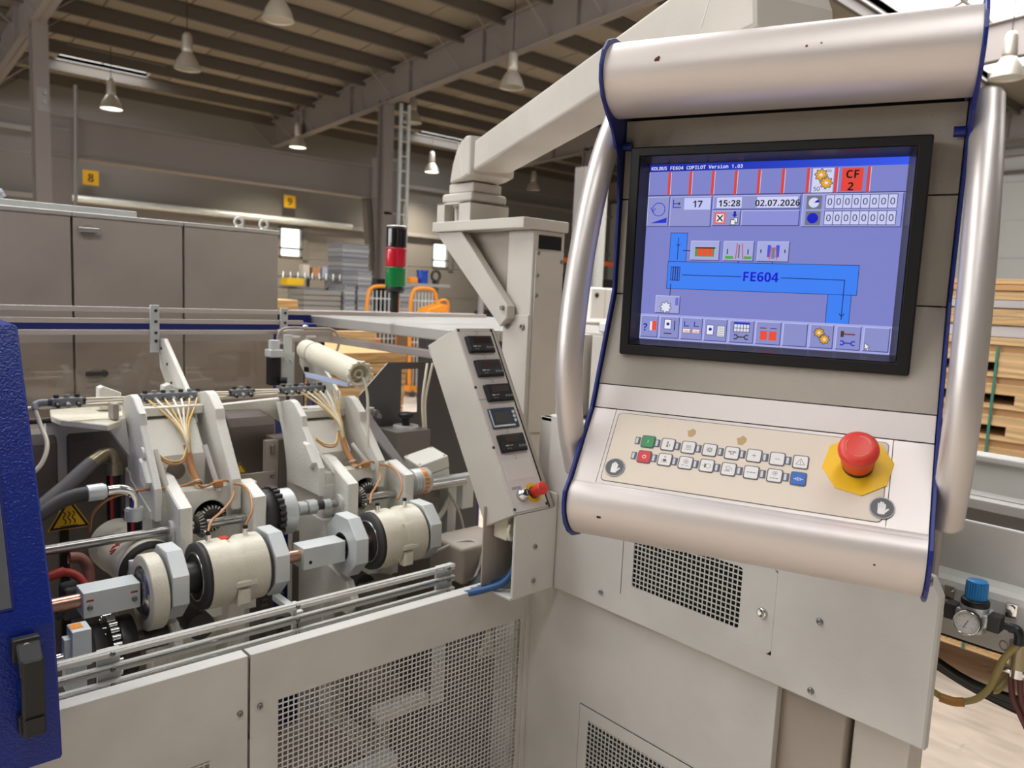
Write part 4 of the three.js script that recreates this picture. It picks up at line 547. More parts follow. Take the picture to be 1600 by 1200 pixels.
clampBlock(0.747, 0.848, 'square silver clamp block with one black hole, between the two cream drums', false);
function octagon(x, label) {
  const o = thing('octagonal_plate', label, 'clamp plate', [x + 0.016, 0.89, axZ], 'octagonal clamp plates on the lower shaft');
  const r = 0.0725; part('plate', ext(ngon(axZ, axY + 0.004, r, 8, Math.PI / 8), x, x + 0.0315, 'x', 0.0015, [{ c: [axZ, axY], r: 0.034 }]), M.zinc, o);
  part('bush', lathe([x + 0.002, axY, axZ], [1, axY, axZ], [[0.0345, 0], [0.0345, 0.027], [0.022, 0.027], [0.022, 0], [0.0345, 0]]), M.darksteel, o);
}
octagon(0.4615, 'pale octagonal plate against the white flange ring, left end of the first drum'); octagon(0.664, 'pale octagonal plate closing the right end of the first cream drum'); octagon(0.851, 'pale octagonal plate with open dark bore left of the second drum'); octagon(1.053, 'pale octagonal plate closing the right end of the second cream drum');
{
  const f = thing('flange_ring', 'white painted flange ring with dark split collar at the left of the first drum', 'flange', [0.45, 0.89, axZ]);
  part('ring', lathe([0.426, axY - 0.01, axZ], [1, axY - 0.01, axZ], [[0.052, 0], [0.07, 0], [0.0725, 0.003], [0.0725, 0.028], [0.07, 0.031], [0.052, 0.031], [0.052, 0]], 48), M.cream, f);
  part('inner_collar', lathe([0.42, axY - 0.01, axZ], [1, axY - 0.01, axZ], [[0.025, 0], [0.035, 0], [0.05, 0.01], [0.05, 0.028], [0.025, 0.028]], 32), M.steel, f); part('set_screw', screw([0.43, axY + 0.012, axZ + 0.034], [0, 0.3, 1], 0.005), M.bolt, f);
  solo('angle_lug', [box(0.422, 0.448, 0.965, 1.0, -1.57, -1.562), box(0.442, 0.45, 0.88, 1.0, -1.57, -1.55), cyl([0.435, 0.975, -1.562], [0.435, 0.975, -1.55], 0.004)], M.zinc, 'small zinc angle bracket behind the first silver clamp block', 'bracket');
}
function drum(x, label, red) {
  const d = thing('cream_drum', label, 'drum', [x + 0.065, 0.895, axZ]), L = [x, axY, axZ], R = [5, axY, axZ];
  part('shell', lathe(L, R, [[0.03, 0.012], [0.066, 0.012], [0.0685, 0.0145], [0.0685, 0.058], [0.0625, 0.0625], [0.0625, 0.083], [0.0685, 0.0875], [0.0685, 0.127], [0.066, 0.1295], [0.03, 0.1295]], 64), M.cream, d);
  part('seam_lug', [box(x + 0.055, x + 0.1, axY - 0.016, axY - 0.004, axZ + 0.055, axZ + 0.07, 0.003), ext([[x + 0.062, axY - 0.055], [x + 0.088, axY - 0.055], [x + 0.088, axY - 0.02], [x + 0.062, axY - 0.02]], axZ + 0.04, axZ + 0.067, 'z', 0.004)], M.cream, d);
  part('end_cover', lathe(L, R, [[0.0001, 0.006], [0.03, 0.006], [0.036, 0.001], [0.04, 0.004], [0.045, 0.0], [0.066, 0.0], [0.067, 0.013], [0.0001, 0.013]], 48), M.rubber, d);
  part('bearing_ring', lathe(L, R, [[0.046, -0.0012], [0.049, -0.0012], [0.049, 0.002], [0.046, 0.002], [0.046, -0.0012]], 48), M.steel, d); part('right_gasket', cyl([x + 0.1295, axY, axZ], [x + 0.134, axY, axZ], 0.064, 0.064, 40), M.rubber, d);
  for (const t of [0.026, 0.102]) { const n = part('oil_nipple', cyl([x + t, axY + 0.066, axZ], [x + t, axY + 0.082, axZ], 0.006, 0.006, 8), M.chrome, d); part('push_fitting', cyl([x + t, axY + 0.082, axZ], [x + t, axY + 0.088, axZ], 0.005), M.black, n); }
  if (red) part('red_tag', box(x + 0.05, x + 0.066, axY + 0.0665, axY + 0.0695, axZ - 0.012, axZ + 0.006, 0), M.red, d); else part('cast_figure', [box(x + 0.056, x + 0.059, axY + 0.04, axY + 0.048, axZ + 0.056, axZ + 0.0585), box(x + 0.063, x + 0.066, axY + 0.036, axY + 0.046, axZ + 0.053, axZ + 0.0555)], M.cream, d);
}
drum(0.526, 'first cream cast drum with a red tag on top, left of the sprocket', true); drum(0.918, 'second cream cast drum, nearest the sloping control box', false);
// ---------- the two casting arms ----------
function arm(dx, label, n) {
  const a = thing('casting_stand', label, 'machine arm', [0.6 + dx, 0.4, -1.75]), X = (v) => v + dx, ux = n ? -0.018 : 0, uy = n ? -0.033 : 0, U = (v) => v + dx + ux, Y = (v) => v + uy;
  const side = [[-1.872, 1.278], [-1.79, 1.296], [-1.768, 1.291], [-1.728, 1.262], [-1.722, 1.238], [-1.632, 1.118 - uy], [-1.632, 1.05 - uy], [-1.8, 1.05 - uy], [-1.812, 1.11 - uy], [-1.83, 1.2]].map(([z, y]) => [z, y + uy]);
  part('side_plate', ext(side, U(0.49), U(0.506), 'x', 0.002), M.cast, a); part('side_plate', ext(side.map(([z, y]) => [z, y]), U(0.652), U(0.674), 'x', 0.002), M.cast, a);
  part('side_body', ext([[-1.83, 1.125], [-1.795, 1.122], [-1.788, 1.108], [-1.65, 1.068], [-1.645, 0.99], [-1.7, 0.94], [-1.83, 0.91]], X(0.488), X(0.525), 'x', 0.0025, n ? [[[-1.745, 0.995], [-1.745, 0.95], [-1.695, 0.965]]] : []), M.cast, a);
  part('step_boss', ext([[-1.7, 1.172], [-1.68, 1.168], [-1.645, 1.13], [-1.66, 1.112], [-1.695, 1.125]], U(0.48), U(0.494), 'x', 0.003), M.cast, a);
  part('bridge', box(U(0.506), U(0.652), Y(1.242), Y(1.262), -1.88, -1.8, 0.002), M.cast, a); part('slot', box(U(0.545), U(0.562), Y(1.2615), Y(1.2625), -1.842, -1.835, 0), M.matte, a);
  part('gear_housing', ext([[-1.88, 1.235 + uy], [-1.79, 1.235 + uy], [-1.725, 1.165 + uy], [-1.73, 1.0], [-1.88, 1.0]], U(0.512), U(0.63), 'x', 0.004), M.cast, a);
  part('bore', cyl([U(0.564), Y(1.13), -1.729], [U(0.564), Y(1.13), -1.7245], 0.02, 0.02, 28), M.guard, a);
  for (const x of [0.515, 0.62]) part('tie_rod', cyl([U(x), Y(1.185), -1.705], [X(x + 0.012), 1.09, -1.65], 0.006), M.strip, a);
  part('boss', cyl([U(0.485), Y(1.18), -1.7], [U(0.491), Y(1.18), -1.7], 0.015), M.cast, a);
  // fork: crosspiece with a black bevel-gear opening, two arms with bearing bosses
  part('crosspiece', ext([[X(0.5), 0.8], [X(0.72), 0.8], [X(0.72), 1.1], [X(0.5), 1.1]], -1.69, -1.655, 'z', 0.002, [{ c: [X(0.614), 1.035], r: 0.036 }]), M.cast, a);
  part('gear_pit', lathe([X(0.614), 1.035, -1.656], [X(0.614), 1.035, -3], [[0.036, 0.002], [0.036, 0.03], [0.0001, 0.03]], 30), M.matte, a);
  part('fork', ext([[-1.73, 1.128], [-1.69, 1.128], [-1.579, 1.084], [-1.579, 0.985], [-1.6, 0.972], [-1.64, 0.98], [-1.73, 0.95]], X(0.522), X(0.55), 'x', 0.003), M.cast, a);
  part('fork', ext([[-1.655, 0.97], [-1.6, 0.96], [-1.575, 1.0], [-1.575, 1.087], [-1.655, 1.11]], X(0.678), X(0.708), 'x', 0.003), M.cast, a);
  part('bearing_boss', [cyl([X(0.514), upY, upZ], [X(0.523), upY, upZ], 0.02, 0.02, 28), ext([[-1.64, upY], [-1.6, upY], [-1.606, 0.96], [-1.634, 0.96]], X(0.516), X(0.523), 'x', 0.002)], M.cast, a);
  part('web', ext([[X(0.5), 0.3], [X(0.72), 0.3], [X(0.72), 0.93], [X(0.5), 0.93]], -1.72, -1.692, 'z', 0.002, [{ c: [X(0.56), 0.82], r: 0.04 }]), M.cast, a);
  part('leg', box(X(0.64), X(0.68), 0.3, 0.95, -1.692, -1.62, 0.004), M.cast, a); part('leg', box(X(0.485), X(0.52), 0.3, 0.99, -1.76, -1.63, 0.004), M.cast, a);
  part('leg', ext([[-1.62, 0.9], [-1.5, 0.88], [-1.47, 0.84], [-1.5, 0.8], [-1.62, 0.8]], X(0.475), X(0.495), 'x', 0.003), M.cast, a);
  part('pipe_tail', cyl([X(0.56), 0.83, -1.7], [X(0.56), 0.83, -1.56], 0.028), M.rubber, a);
  // bevel gears on the upper shaft
  const g = thing('crown_gear', n ? 'toothed crown gear in the black opening of the arm beside the junction box' : 'toothed crown gear in the black opening of the first casting arm', 'gear', [X(0.582), upY - 0.03, upZ]), teeth = [], N = 22;
  for (let i = 0; i < N; i++) { const t = i / N * Math.PI * 2; teeth.push(new THREE.BoxGeometry(0.011, 0.0065, 0.0032).rotateZ(0.75).translate(0, 0.023, 0).rotateX(t).translate(X(0.578), upY, upZ)); teeth.push(new THREE.BoxGeometry(0.003, 0.0065, 0.011).translate(0, 0.025, 0).rotateZ(t).translate(X(0.612), 1.036, upZ - 0.022)); }
  part('teeth', teeth, M.steel, g).userData.kind = 'stuff'; part('hub', [lathe([X(0.565), upY, upZ], [9, upY, upZ], [[0.0001, 0], [0.017, 0], [0.017, 0.01], [0.022, 0.014], [0.012, 0.026], [0.0001, 0.026]], 28), cyl([X(0.612), 1.036, upZ - 0.03], [X(0.612), 1.036, upZ - 0.018], 0.024, 0.02, 28)], M.darksteel, g);
  // rear stay carrying the rear rails
  const st = thing('rail_stay', n ? 'pale slanted stay behind the second casting arm carrying the rear rails' : 'pale slanted stay behind the first casting arm carrying the rear rails', 'stay', [X(0.645), 1.2, -2.0]);
  part('plate', ext([[-2.1, 1.395], [-2.06, 1.398], [-1.86, 1.262], [-1.86, 1.2], [-1.95, 1.2], [-2.09, 1.32]], X(0.645), X(0.656), 'x', 0.0015), M.cast, st); for (const [z, y] of [[-2.075, 1.372], [-2.03, 1.335], [-2.0, 1.29]]) part('bolt', screw([X(0.645), y, z], [-1, 0, 0], 0.004), M.darksteel, st);
}
arm(0, 'cream cast machine arm with yellow oil lines, left of the chain sprocket', 0); arm(0.391, 'cream cast machine arm with yellow oil lines, right of the chain sprocket', 1);
{ // shelf casting left of the first arm, upright lugs
  const s = thing('casting_shelf', 'cream cast shelf bracket left of the first casting arm', 'bracket', [0.4, 1.1, -1.85]);
  part('shelf', ext([[0.379,1.238,-2.0156], [0.5336,1.238,-2.0322], [0.4862,1.238,-1.8134], [0.4359,1.238,-1.7572], [0.3701,1.238,-1.8622], [0.3636,1.238,-1.9221]].map((p) => [p[0], p[2]]), 1.224, 1.238, 'y', 0.002), M.cream, s);
  part('gusset', ext([[0.4427,1.2307,-1.8], [0.4826,1.2446,-1.8], [0.4958,1.1456,-1.8]].map((p) => [p[0], p[1]]), -1.83, -1.8, 'z', 0.002), M.cast, s);
  part('lug', ext([[0.4648,1.2926,-1.95], [0.4743,1.2967,-1.95], [0.5124,1.2796,-1.95], [0.5119,1.2384,-1.95], [0.4639,1.2416,-1.95]].map((p) => [p[0], p[1]]), -1.97, -1.94, 'z', 0.002), M.cast, s); part('web', box(0.36, 0.49, 1.0, 1.225, -1.98, -1.96), M.cast, s);
  part('end_block', box(0.458, 0.47, 1.24, 1.275, -1.84, -1.8), M.dusk, s); part('lug', ext([[0.6077,1.2905,-1.95], [0.6227,1.2961,-1.95], [0.6623,1.2767,-1.95], [0.6621,1.2283,-1.95], [0.6072,1.232,-1.95]].map((p) => [p[0], p[1]]), -1.97, -1.94, 'z', 0.002), M.cast, s);
  const w = thing('wing_plate', 'cream side wing between the two arms with two small holes', 'bracket', [0.85, 1.15, -1.9]);
  part('plate', ext([[0.6996,1.2452,-1.88], [0.8776,1.2542,-1.88], [0.8835,1.1892,-1.88], [0.8222,1.2274,-1.88], [0.7281,1.2305,-1.88]].map((p) => [p[0], p[1]]), -1.9, -1.88, 'z', 0.002), M.cast, w); part('nose', ext([[0.6924,1.2653,-1.84], [0.7142,1.2483,-1.84], [0.7095,1.2391,-1.84], [0.6847,1.2267,-1.84]].map((p) => [p[0], p[1]]), -1.88, -1.84, 'z', 0.003), M.cast, w);
}
// ---------- lubrication rod, distributors and oil lines ----------
{
  const my = 1.268, mz = -1.85, r = thing('oil_manifold', 'thin white manifold rod with grey plastic oil distributors along both casting arms', 'oil manifold', [0.65, my, mz]);
  part('rod', cyl([0.2, my, mz], [1.0, my, mz], 0.0045), M.tubeW, r);
  for (const [x0, x1, k] of [[0.35, 0.41, 3], [0.528, 0.667, 7], [0.735, 0.79, 3], [0.865, 0.985, 7]]) {
    const d = part('distributor', [box(x0, x1, my + 0.004, my + 0.02, mz - 0.008, mz + 0.008, 0.003)], mt(0x85888a, 0.5), r);
    for (let i = 0; i < k; i++) { const x = x0 + (i + 0.5) * (x1 - x0) / k; part('fitting', [cyl([x, my + 0.012, mz], [x, my + 0.026, mz], 0.0065, 0.0055, 12), cyl([x, my + 0.01, mz], [x, my + 0.004, mz + 0.02], 0.0052, 0.0045, 12)], i % 2 ? mt(0x85878a, 0.4) : M.darksteel, d); }
    for (const x of [x0 - 0.006, x1 - 0.002]) part('end_fitting', cyl([x, my + 0.012, mz], [x + 0.008, my + 0.012, mz], 0.0075), M.rubber, d);
  }
  part('elbow', tube([[0.35, my + 0.012, mz], [0.328, my + 0.012, mz + 0.002], [0.32, my + 0.008, mz + 0.006], [0.319, my - 0.002, mz + 0.012]], 0.0065, 10), mt(0x85878a, 0.4), r);
  for (const [x0, x1] of [[0.415, 0.52], [0.672, 0.73], [0.79, 0.86]]) part('link_tube', [cyl([x0, my + 0.015, mz + 0.003], [x1, my + 0.013, mz + 0.003], 0.003, 0.003, 8), cyl([x0, my + 0.009, mz + 0.006], [x1, my + 0.009, mz + 0.006], 0.003, 0.003, 8)], M.tubeW, r);
  solo('oil_line', tube([[0.319, my - 0.002, mz + 0.012], [0.325, 1.235, -1.82], [0.33, 1.2, -1.79], [0.315, 1.165, -1.77], [0.28, 1.135, -1.76]], 0.0045, 8), M.tubeW, 'clear oil line looping from the manifold elbow behind the blue cover', 'oil line');
  for (const [dx, n] of [[0, 0], [0.373, 1]]) {
    const o = thing('oil_line_bundle', n ? 'fan of yellow oil lines tied into a brown bundle on the second arm' : 'fan of yellow oil lines tied into a brown bundle on the first arm', 'oil lines', [0.6 + dx, 1.1, -1.75]), tie = [0.592 + dx + 0.012 * n, 1.185, -1.735];
    for (let i = 0; i < 7; i++) { const x = 0.54 + dx + i * 0.018, s = (i - 3) * 0.0016; part('oil_line', tube([[x, my + 0.006, mz + 0.02], [x + (tie[0] - x) * 0.3, my - 0.012, mz + 0.05], [x + (tie[0] - x) * 0.75, 1.225, -1.765], [tie[0] + s, tie[1] + 0.012, tie[2] + 0.002 * (i % 2)], [tie[0] + s * 0.9, tie[1] - 0.045, tie[2] + 0.025], [tie[0] + s + 0.003 * n, 1.1, -1.665 + 0.004 * (i % 3)]], 0.0027, 7), i === 3 ? M.tubeW : i % 3 === 1 ? M.tubeW : M.tubeY, o); }
    part('sleeve', tube([[tie[0], tie[1] - 0.004, tie[2] + 0.001], [tie[0], tie[1] - 0.045, tie[2] + 0.025], [tie[0] + 0.002, 1.107, -1.67]], 0.0078, 9), M.tubeO, o);
    for (const [y, z] of [[1.185, -1.736], [1.115, -1.672]]) part('cable_tie', new THREE.TorusGeometry(0.0075, 0.0014, 6, 18).rotateX(Math.PI / 2 - 0.5).translate(tie[0], y, z), M.white, o);
    part('oil_line', tube([[0.522 + dx, 1.17, -1.71], [0.54 + dx, 1.155, -1.69], [0.565 + dx, 1.155, -1.69], [0.585 + dx, 1.175, -1.715]], 0.0025, 7), M.tubeO, o); part('oil_line', tube([[0.522 + dx, 1.175, -1.713], [0.54 + dx, 1.161, -1.693], [0.565 + dx, 1.16, -1.693], [0.585 + dx, 1.18, -1.718]], 0.0022, 7), M.tubeY, o);
    part('copper_line', tube([[tie[0], 1.108, -1.662], [0.6 + dx, 1.104, -1.655], [0.625 + dx, 1.112, -1.65], [0.65 + dx, 1.112, -1.65], [0.658 + dx, 1.1, -1.64], [0.64 + dx, 1.085, -1.6], [0.6 + dx, 1.07, -1.56], [0.565 + dx, 1.066, -1.52], [0.552 + dx, axY + 0.088, axZ]], 0.0028, 7), M.tubeO, o);
    part('copper_line', tube([[0.655 + dx, 1.106, -1.645], [0.665 + dx, 1.11, -1.6], [0.66 + dx, 1.1, -1.55], [0.645 + dx, 1.075, -1.51], [0.628 + dx, axY + 0.088, axZ]], 0.0028, 7), M.tubeO, o);
    part('clamp', box(0.62 + dx, 0.64 + dx, 1.1, 1.115, -1.662, -1.645, 0.003), M.tubeO, o);
    if (!n) part('copper_line', tube([[0.585, 1.115, -1.668], [0.55, 1.11, -1.66], [0.5, 1.112, -1.66], [0.45, 1.112, -1.66], [0.405, 1.1, -1.66], [0.385, 1.075, -1.67], [0.385, 1.03, -1.7]], 0.0028, 7), M.tubeO, o);
  }
}

// ---------- hydraulic hoses, pump, signs, covers ----------
{
  const p = thing('hydraulic_pump', 'cream hydraulic pump body with red lettering behind the lower shaft', 'pump', [0.45, 0.88, -1.7]);
  const A = V([0.4503,0.9744,-1.78]), B = V([0.4682,0.9643,-1.6]), L = A.distanceTo(B);
  part('body', lathe(A, B, [[0.0001, -0.02], [0.025, -0.018], [0.048, -0.004], [0.056, 0.012], [0.056, L * 0.3], [0.0545, L * 0.31], [0.0545, L - 0.02], [0.058, L - 0.016], [0.058, L], [0.042, L + 0.004], [0.042, L - 0.006], [0.0001, L - 0.006]], 48), M.cream, p);
  part('end_ring', lathe(A, B, [[0.043, L + 0.001], [0.0585, L + 0.001], [0.0585, L + 0.006], [0.043, L + 0.006], [0.043, L + 0.001]], 40), M.darksteel, p);
  part('breather', [cyl(A.clone().add(V(0.02, 0.048, 0.03)), A.clone().add(V(0.02, 0.07, 0.03)), 0.007), cyl(A.clone().add(V(0.02, 0.066, 0.03)), A.clone().add(V(0.02, 0.074, 0.03)), 0.01, 0.01, 8)], M.black, p);
  const ax = B.clone().sub(A).normalize(), tocam = V(0, 1.55, 0).sub(A.clone().lerp(B, 0.55)); tocam.addScaledVector(ax, -tocam.dot(ax)).normalize(); const tan = tocam.clone().cross(ax).normalize();
  // red lettering standing along the body, each stroke laid on the curved face
  const strokes = [[-22, 0.2, 0.9], [-22, -0.25, -0.15], [-15, 0, 1], [-10, 0.1, 1], [-5, 0, 0.6], [0, -0.1, 1], [4, 0.2, 1], [9, 0, 1], [13, 0, 0.5], [17, 0, 1], [20, 0.4, 1]].map(([q, a, b]) => { const at = (s, e) => { const th = s + 0.15; return A.clone().addScaledVector(ax, L * 0.62 + e).addScaledVector(tocam, 0.0548 * Math.cos(th)).addScaledVector(tan, 0.0548 * Math.sin(th)); }; const s = -q / 42, h = 0.016; return cyl(at(s - 0.1, a * h), at(s + 0.1, b * h), 0.0016, 0.0016, 5); });
  part('lettering', strokes, M.red, p); part('foot', box(0.43, 0.5, 0.3, 0.9, -1.75, -1.68), M.guard, p);
}
function fitting(x, z, y0, y1, label, brass) {
  const m = brass ? M.brass : M.zinc, f = thing('hose_fitting', label, 'fitting', [x, y0, z]);
  part('black_sleeve', cyl([x, y0, z], [x, y1, z], 0.0145), M.black, f); part('red_stripe', box(x - 0.0105, x - 0.005, y0 + (y1 - y0) * 0.35, y1, z + 0.0105, z + 0.0142, 0), mt(0xa31f24, 0.5), f);
  part('hex_nut', [cyl([x, y1, z], [x, y1 + 0.022, z], 0.0195, 0.0195, 6), cyl([x, y1 + 0.022, z], [x, y1 + 0.026, z], 0.0165)], m, f); return f;
}
{
  const f = fitting(0.46, -1.66, 0.99, 1.052, 'black sleeve fitting with silver hexagon nut standing on the pump', false);
  part('bend', tube([[0.46, 1.078, -1.66], [0.46, 1.097, -1.66], [0.453, 1.112, -1.66], [0.437, 1.12, -1.66], [0.41, 1.121, -1.66]], 0.0098, 16, 24), M.chrome, f);
  part('crimp_ferrule', lathe([0.408, 1.121, -1.66], [0, 1.113, -1.66], [[0.008, 0], [0.014, 0.001], [0.014, 0.004], [0.0165, 0.006], [0.0165, 0.034], [0.015, 0.036], [0.0001, 0.036]], 20), M.zinc, f);
  solo('hydraulic_hose', tube([[0.374, 1.12, -1.66], [0.35, 1.118, -1.66], [0.32, 1.11, -1.655], [0.28, 1.092, -1.64], [0.22, 1.06, -1.62]], 0.0145, 16, 30), M.rubber, 'black hydraulic hose running behind the blue cover to the silver bend', 'hose');
  const g = fitting(0.457, -1.8, 0.96, 1.12, 'tall black sleeve fitting with brass hexagon nut behind the grey hose', true);
  part('bend', tube([[0.457, 1.145, -1.8], [0.457, 1.156, -1.8], [0.453, 1.167, -1.799], [0.444, 1.171, -1.798], [0.434, 1.166, -1.796]], 0.0115, 16, 24), M.brass, g);
  part('crimp_ferrule', cyl([0.438, 1.168, -1.797], [0.414, 1.153, -1.792], 0.0145), M.brass, g);
  solo('hydraulic_hose', tube([[0.415, 1.1535, -1.792], [0.39, 1.135, -1.785], [0.36, 1.112, -1.775], [0.32, 1.085, -1.76], [0.24, 1.03, -1.73]], 0.0155, 16, 30), M.hoseGrey, 'thick grey hydraulic hose slanting down from the brass bend', 'hose');
  solo('red_hose', [tube([[0.25, 0.975, -1.6], [0.31, 0.99, -1.6], [0.335, 0.982, -1.59], [0.35, 0.955, -1.575], [0.355, 0.92, -1.56]], 0.0075, 10), cyl([0.285, 0.985, -1.6], [0.318, 0.99, -1.6], 0.0095)], M.redcable, 'red rubber hose arching behind the lower drive shaft', 'hose');
  solo('pink_pipe', tube([[0.3385,0.9945,-1.66], [0.3565,0.9908,-1.66], [0.3677,0.9756,-1.65], [0.3693,0.9374,-1.64]], 0.011, 12), mt(0xa06a5c, 0.5), 'dull pink pipe bend beside the pump body', 'pipe');
  solo('motor_block', [box(0.31, 0.36, 0.9, 0.965, -1.62, -1.57, 0.008), cyl([0.3, 0.92, -1.595], [0.31, 0.92, -1.595], 0.02)], M.rubber, 'dark grey motor block under the red rubber hose', 'motor');
}
function warning(c, s, z, label, sub) {
  const w = thing('warning_sign', label, 'sign', [c[0], c[1], z]), tri = (k, dy = 0) => [[c[0] - s * k, c[1] + dy - s * 0.577 * k], [c[0] + s * k, c[1] + dy - s * 0.577 * k], [c[0], c[1] + dy + s * 1.155 * k]];
  part('plate', ext(tri(1), z, z + 0.0015, 'z', 0), M.sign, w); part('border', ext(tri(0.93), z + 0.0015, z + 0.002, 'z', 0, [tri(0.74)]), M.black, w);
  if (sub) { const q = s * 0.5; part('symbol', [-0.42, 0, 0.42].map((k) => tube([[c[0] + k * q - q * 0.1, c[1] + q * 0.75, z + 0.0017], [c[0] + k * q + q * 0.08, c[1] + q * 0.45, z + 0.0017], [c[0] + k * q - q * 0.14, c[1] + q * 0.1, z + 0.0017], [c[0] + k * q + q * 0.12, c[1] - q * 0.3, z + 0.0017], [c[0] + k * q, c[1] - q * 0.6, z + 0.0017]], q * 0.055, 5)).concat([cyl([c[0] - q * 0.8, c[1] - q * 0.78, z + 0.0017], [c[0] + q * 0.8, c[1] - q * 0.78, z + 0.0017], q * 0.05, q * 0.05, 5)]), M.black, w); }
}
warning([0.369, 1.0355], 0.041, -1.8, 'yellow hot-surface triangle with three wavy lines, below the black hose', true);
warning([0.755, 1.086], 0.017, -1.838, 'small yellow warning triangle peeking above the first fork', false);
{ // guard covers with rounded upper edges behind the arms
  const gc = (x0, x1, z, y1, y0, label, m = M.guard) => { const t = thing('guard_cover', label, 'cover', [(x0 + x1) / 2, y0, z - 0.1]); part('shell', ext([[z - 0.16, y0], [z, y0], [z, y1 - 0.03], [z - 0.012, y1 - 0.008], [z - 0.035, y1], [z - 0.16, y1]], x0, x1, 'x', 0.004), m, t); return t; };
  gc(0.1, 0.38, -1.95, 1.2, 0.3, 'dark brown guard cover next to the blue cover, behind the grey hose'); gc(0.4, 0.53, -1.95, 1.2, 0.3, 'dark brown guard cover behind the brass fitting'); gc(0.6, 0.765, -1.95, 1.2, 0.3, 'narrow brown guard cover right behind the first casting arm'); gc(0.773, 0.9, -1.95, 1.203, 0.3, 'brown rounded guard cover midway between the two casting arms');
  solo('round_bar', cyl([0.2, 1.222, -1.96], [0.97, 1.226, -1.96], 0.007), M.darksteel, 'dark round bar lying along the top of the guard covers', 'bar');
  const s = thing('mounting_plate', 'grey mounting plate with bolts beside the yellow warning triangle', 'plate', [0.8, 0.9, -1.85]);
  part('plate', box(0.74, 0.85, 0.9, 1.072, -1.848, -1.84), M.dusk, s); for (const p of [[0.84, 1.06, -1.84], [0.838, 1.015, -1.84]]) part('bolt', screw(p, [0, 0, 1], 0.006), M.bolt, s);
  part('upright', box(0.828, 0.862, 0.9, 1.15, -1.87, -1.85, 0.002), M.dusk, s); part('latch', box(0.838, 0.85, 1.115, 1.14, -1.85, -1.84, 0.004), M.bolt, s); part('block', box(0.862, 0.92, 0.9, 1.15, -1.93, -1.85), M.guard, s);
  solo('acrylic_guard', box(0.3, 1.02, 0.95, 1.385, -2.125, -2.121, 0), new THREE.MeshPhysicalMaterial({ color: 0xf2eee8, roughness: 0.04, transmission: 1, thickness: 0, ior: 1.5 }), 'clear guard pane hanging below the rear guide rails', 'pane');
}
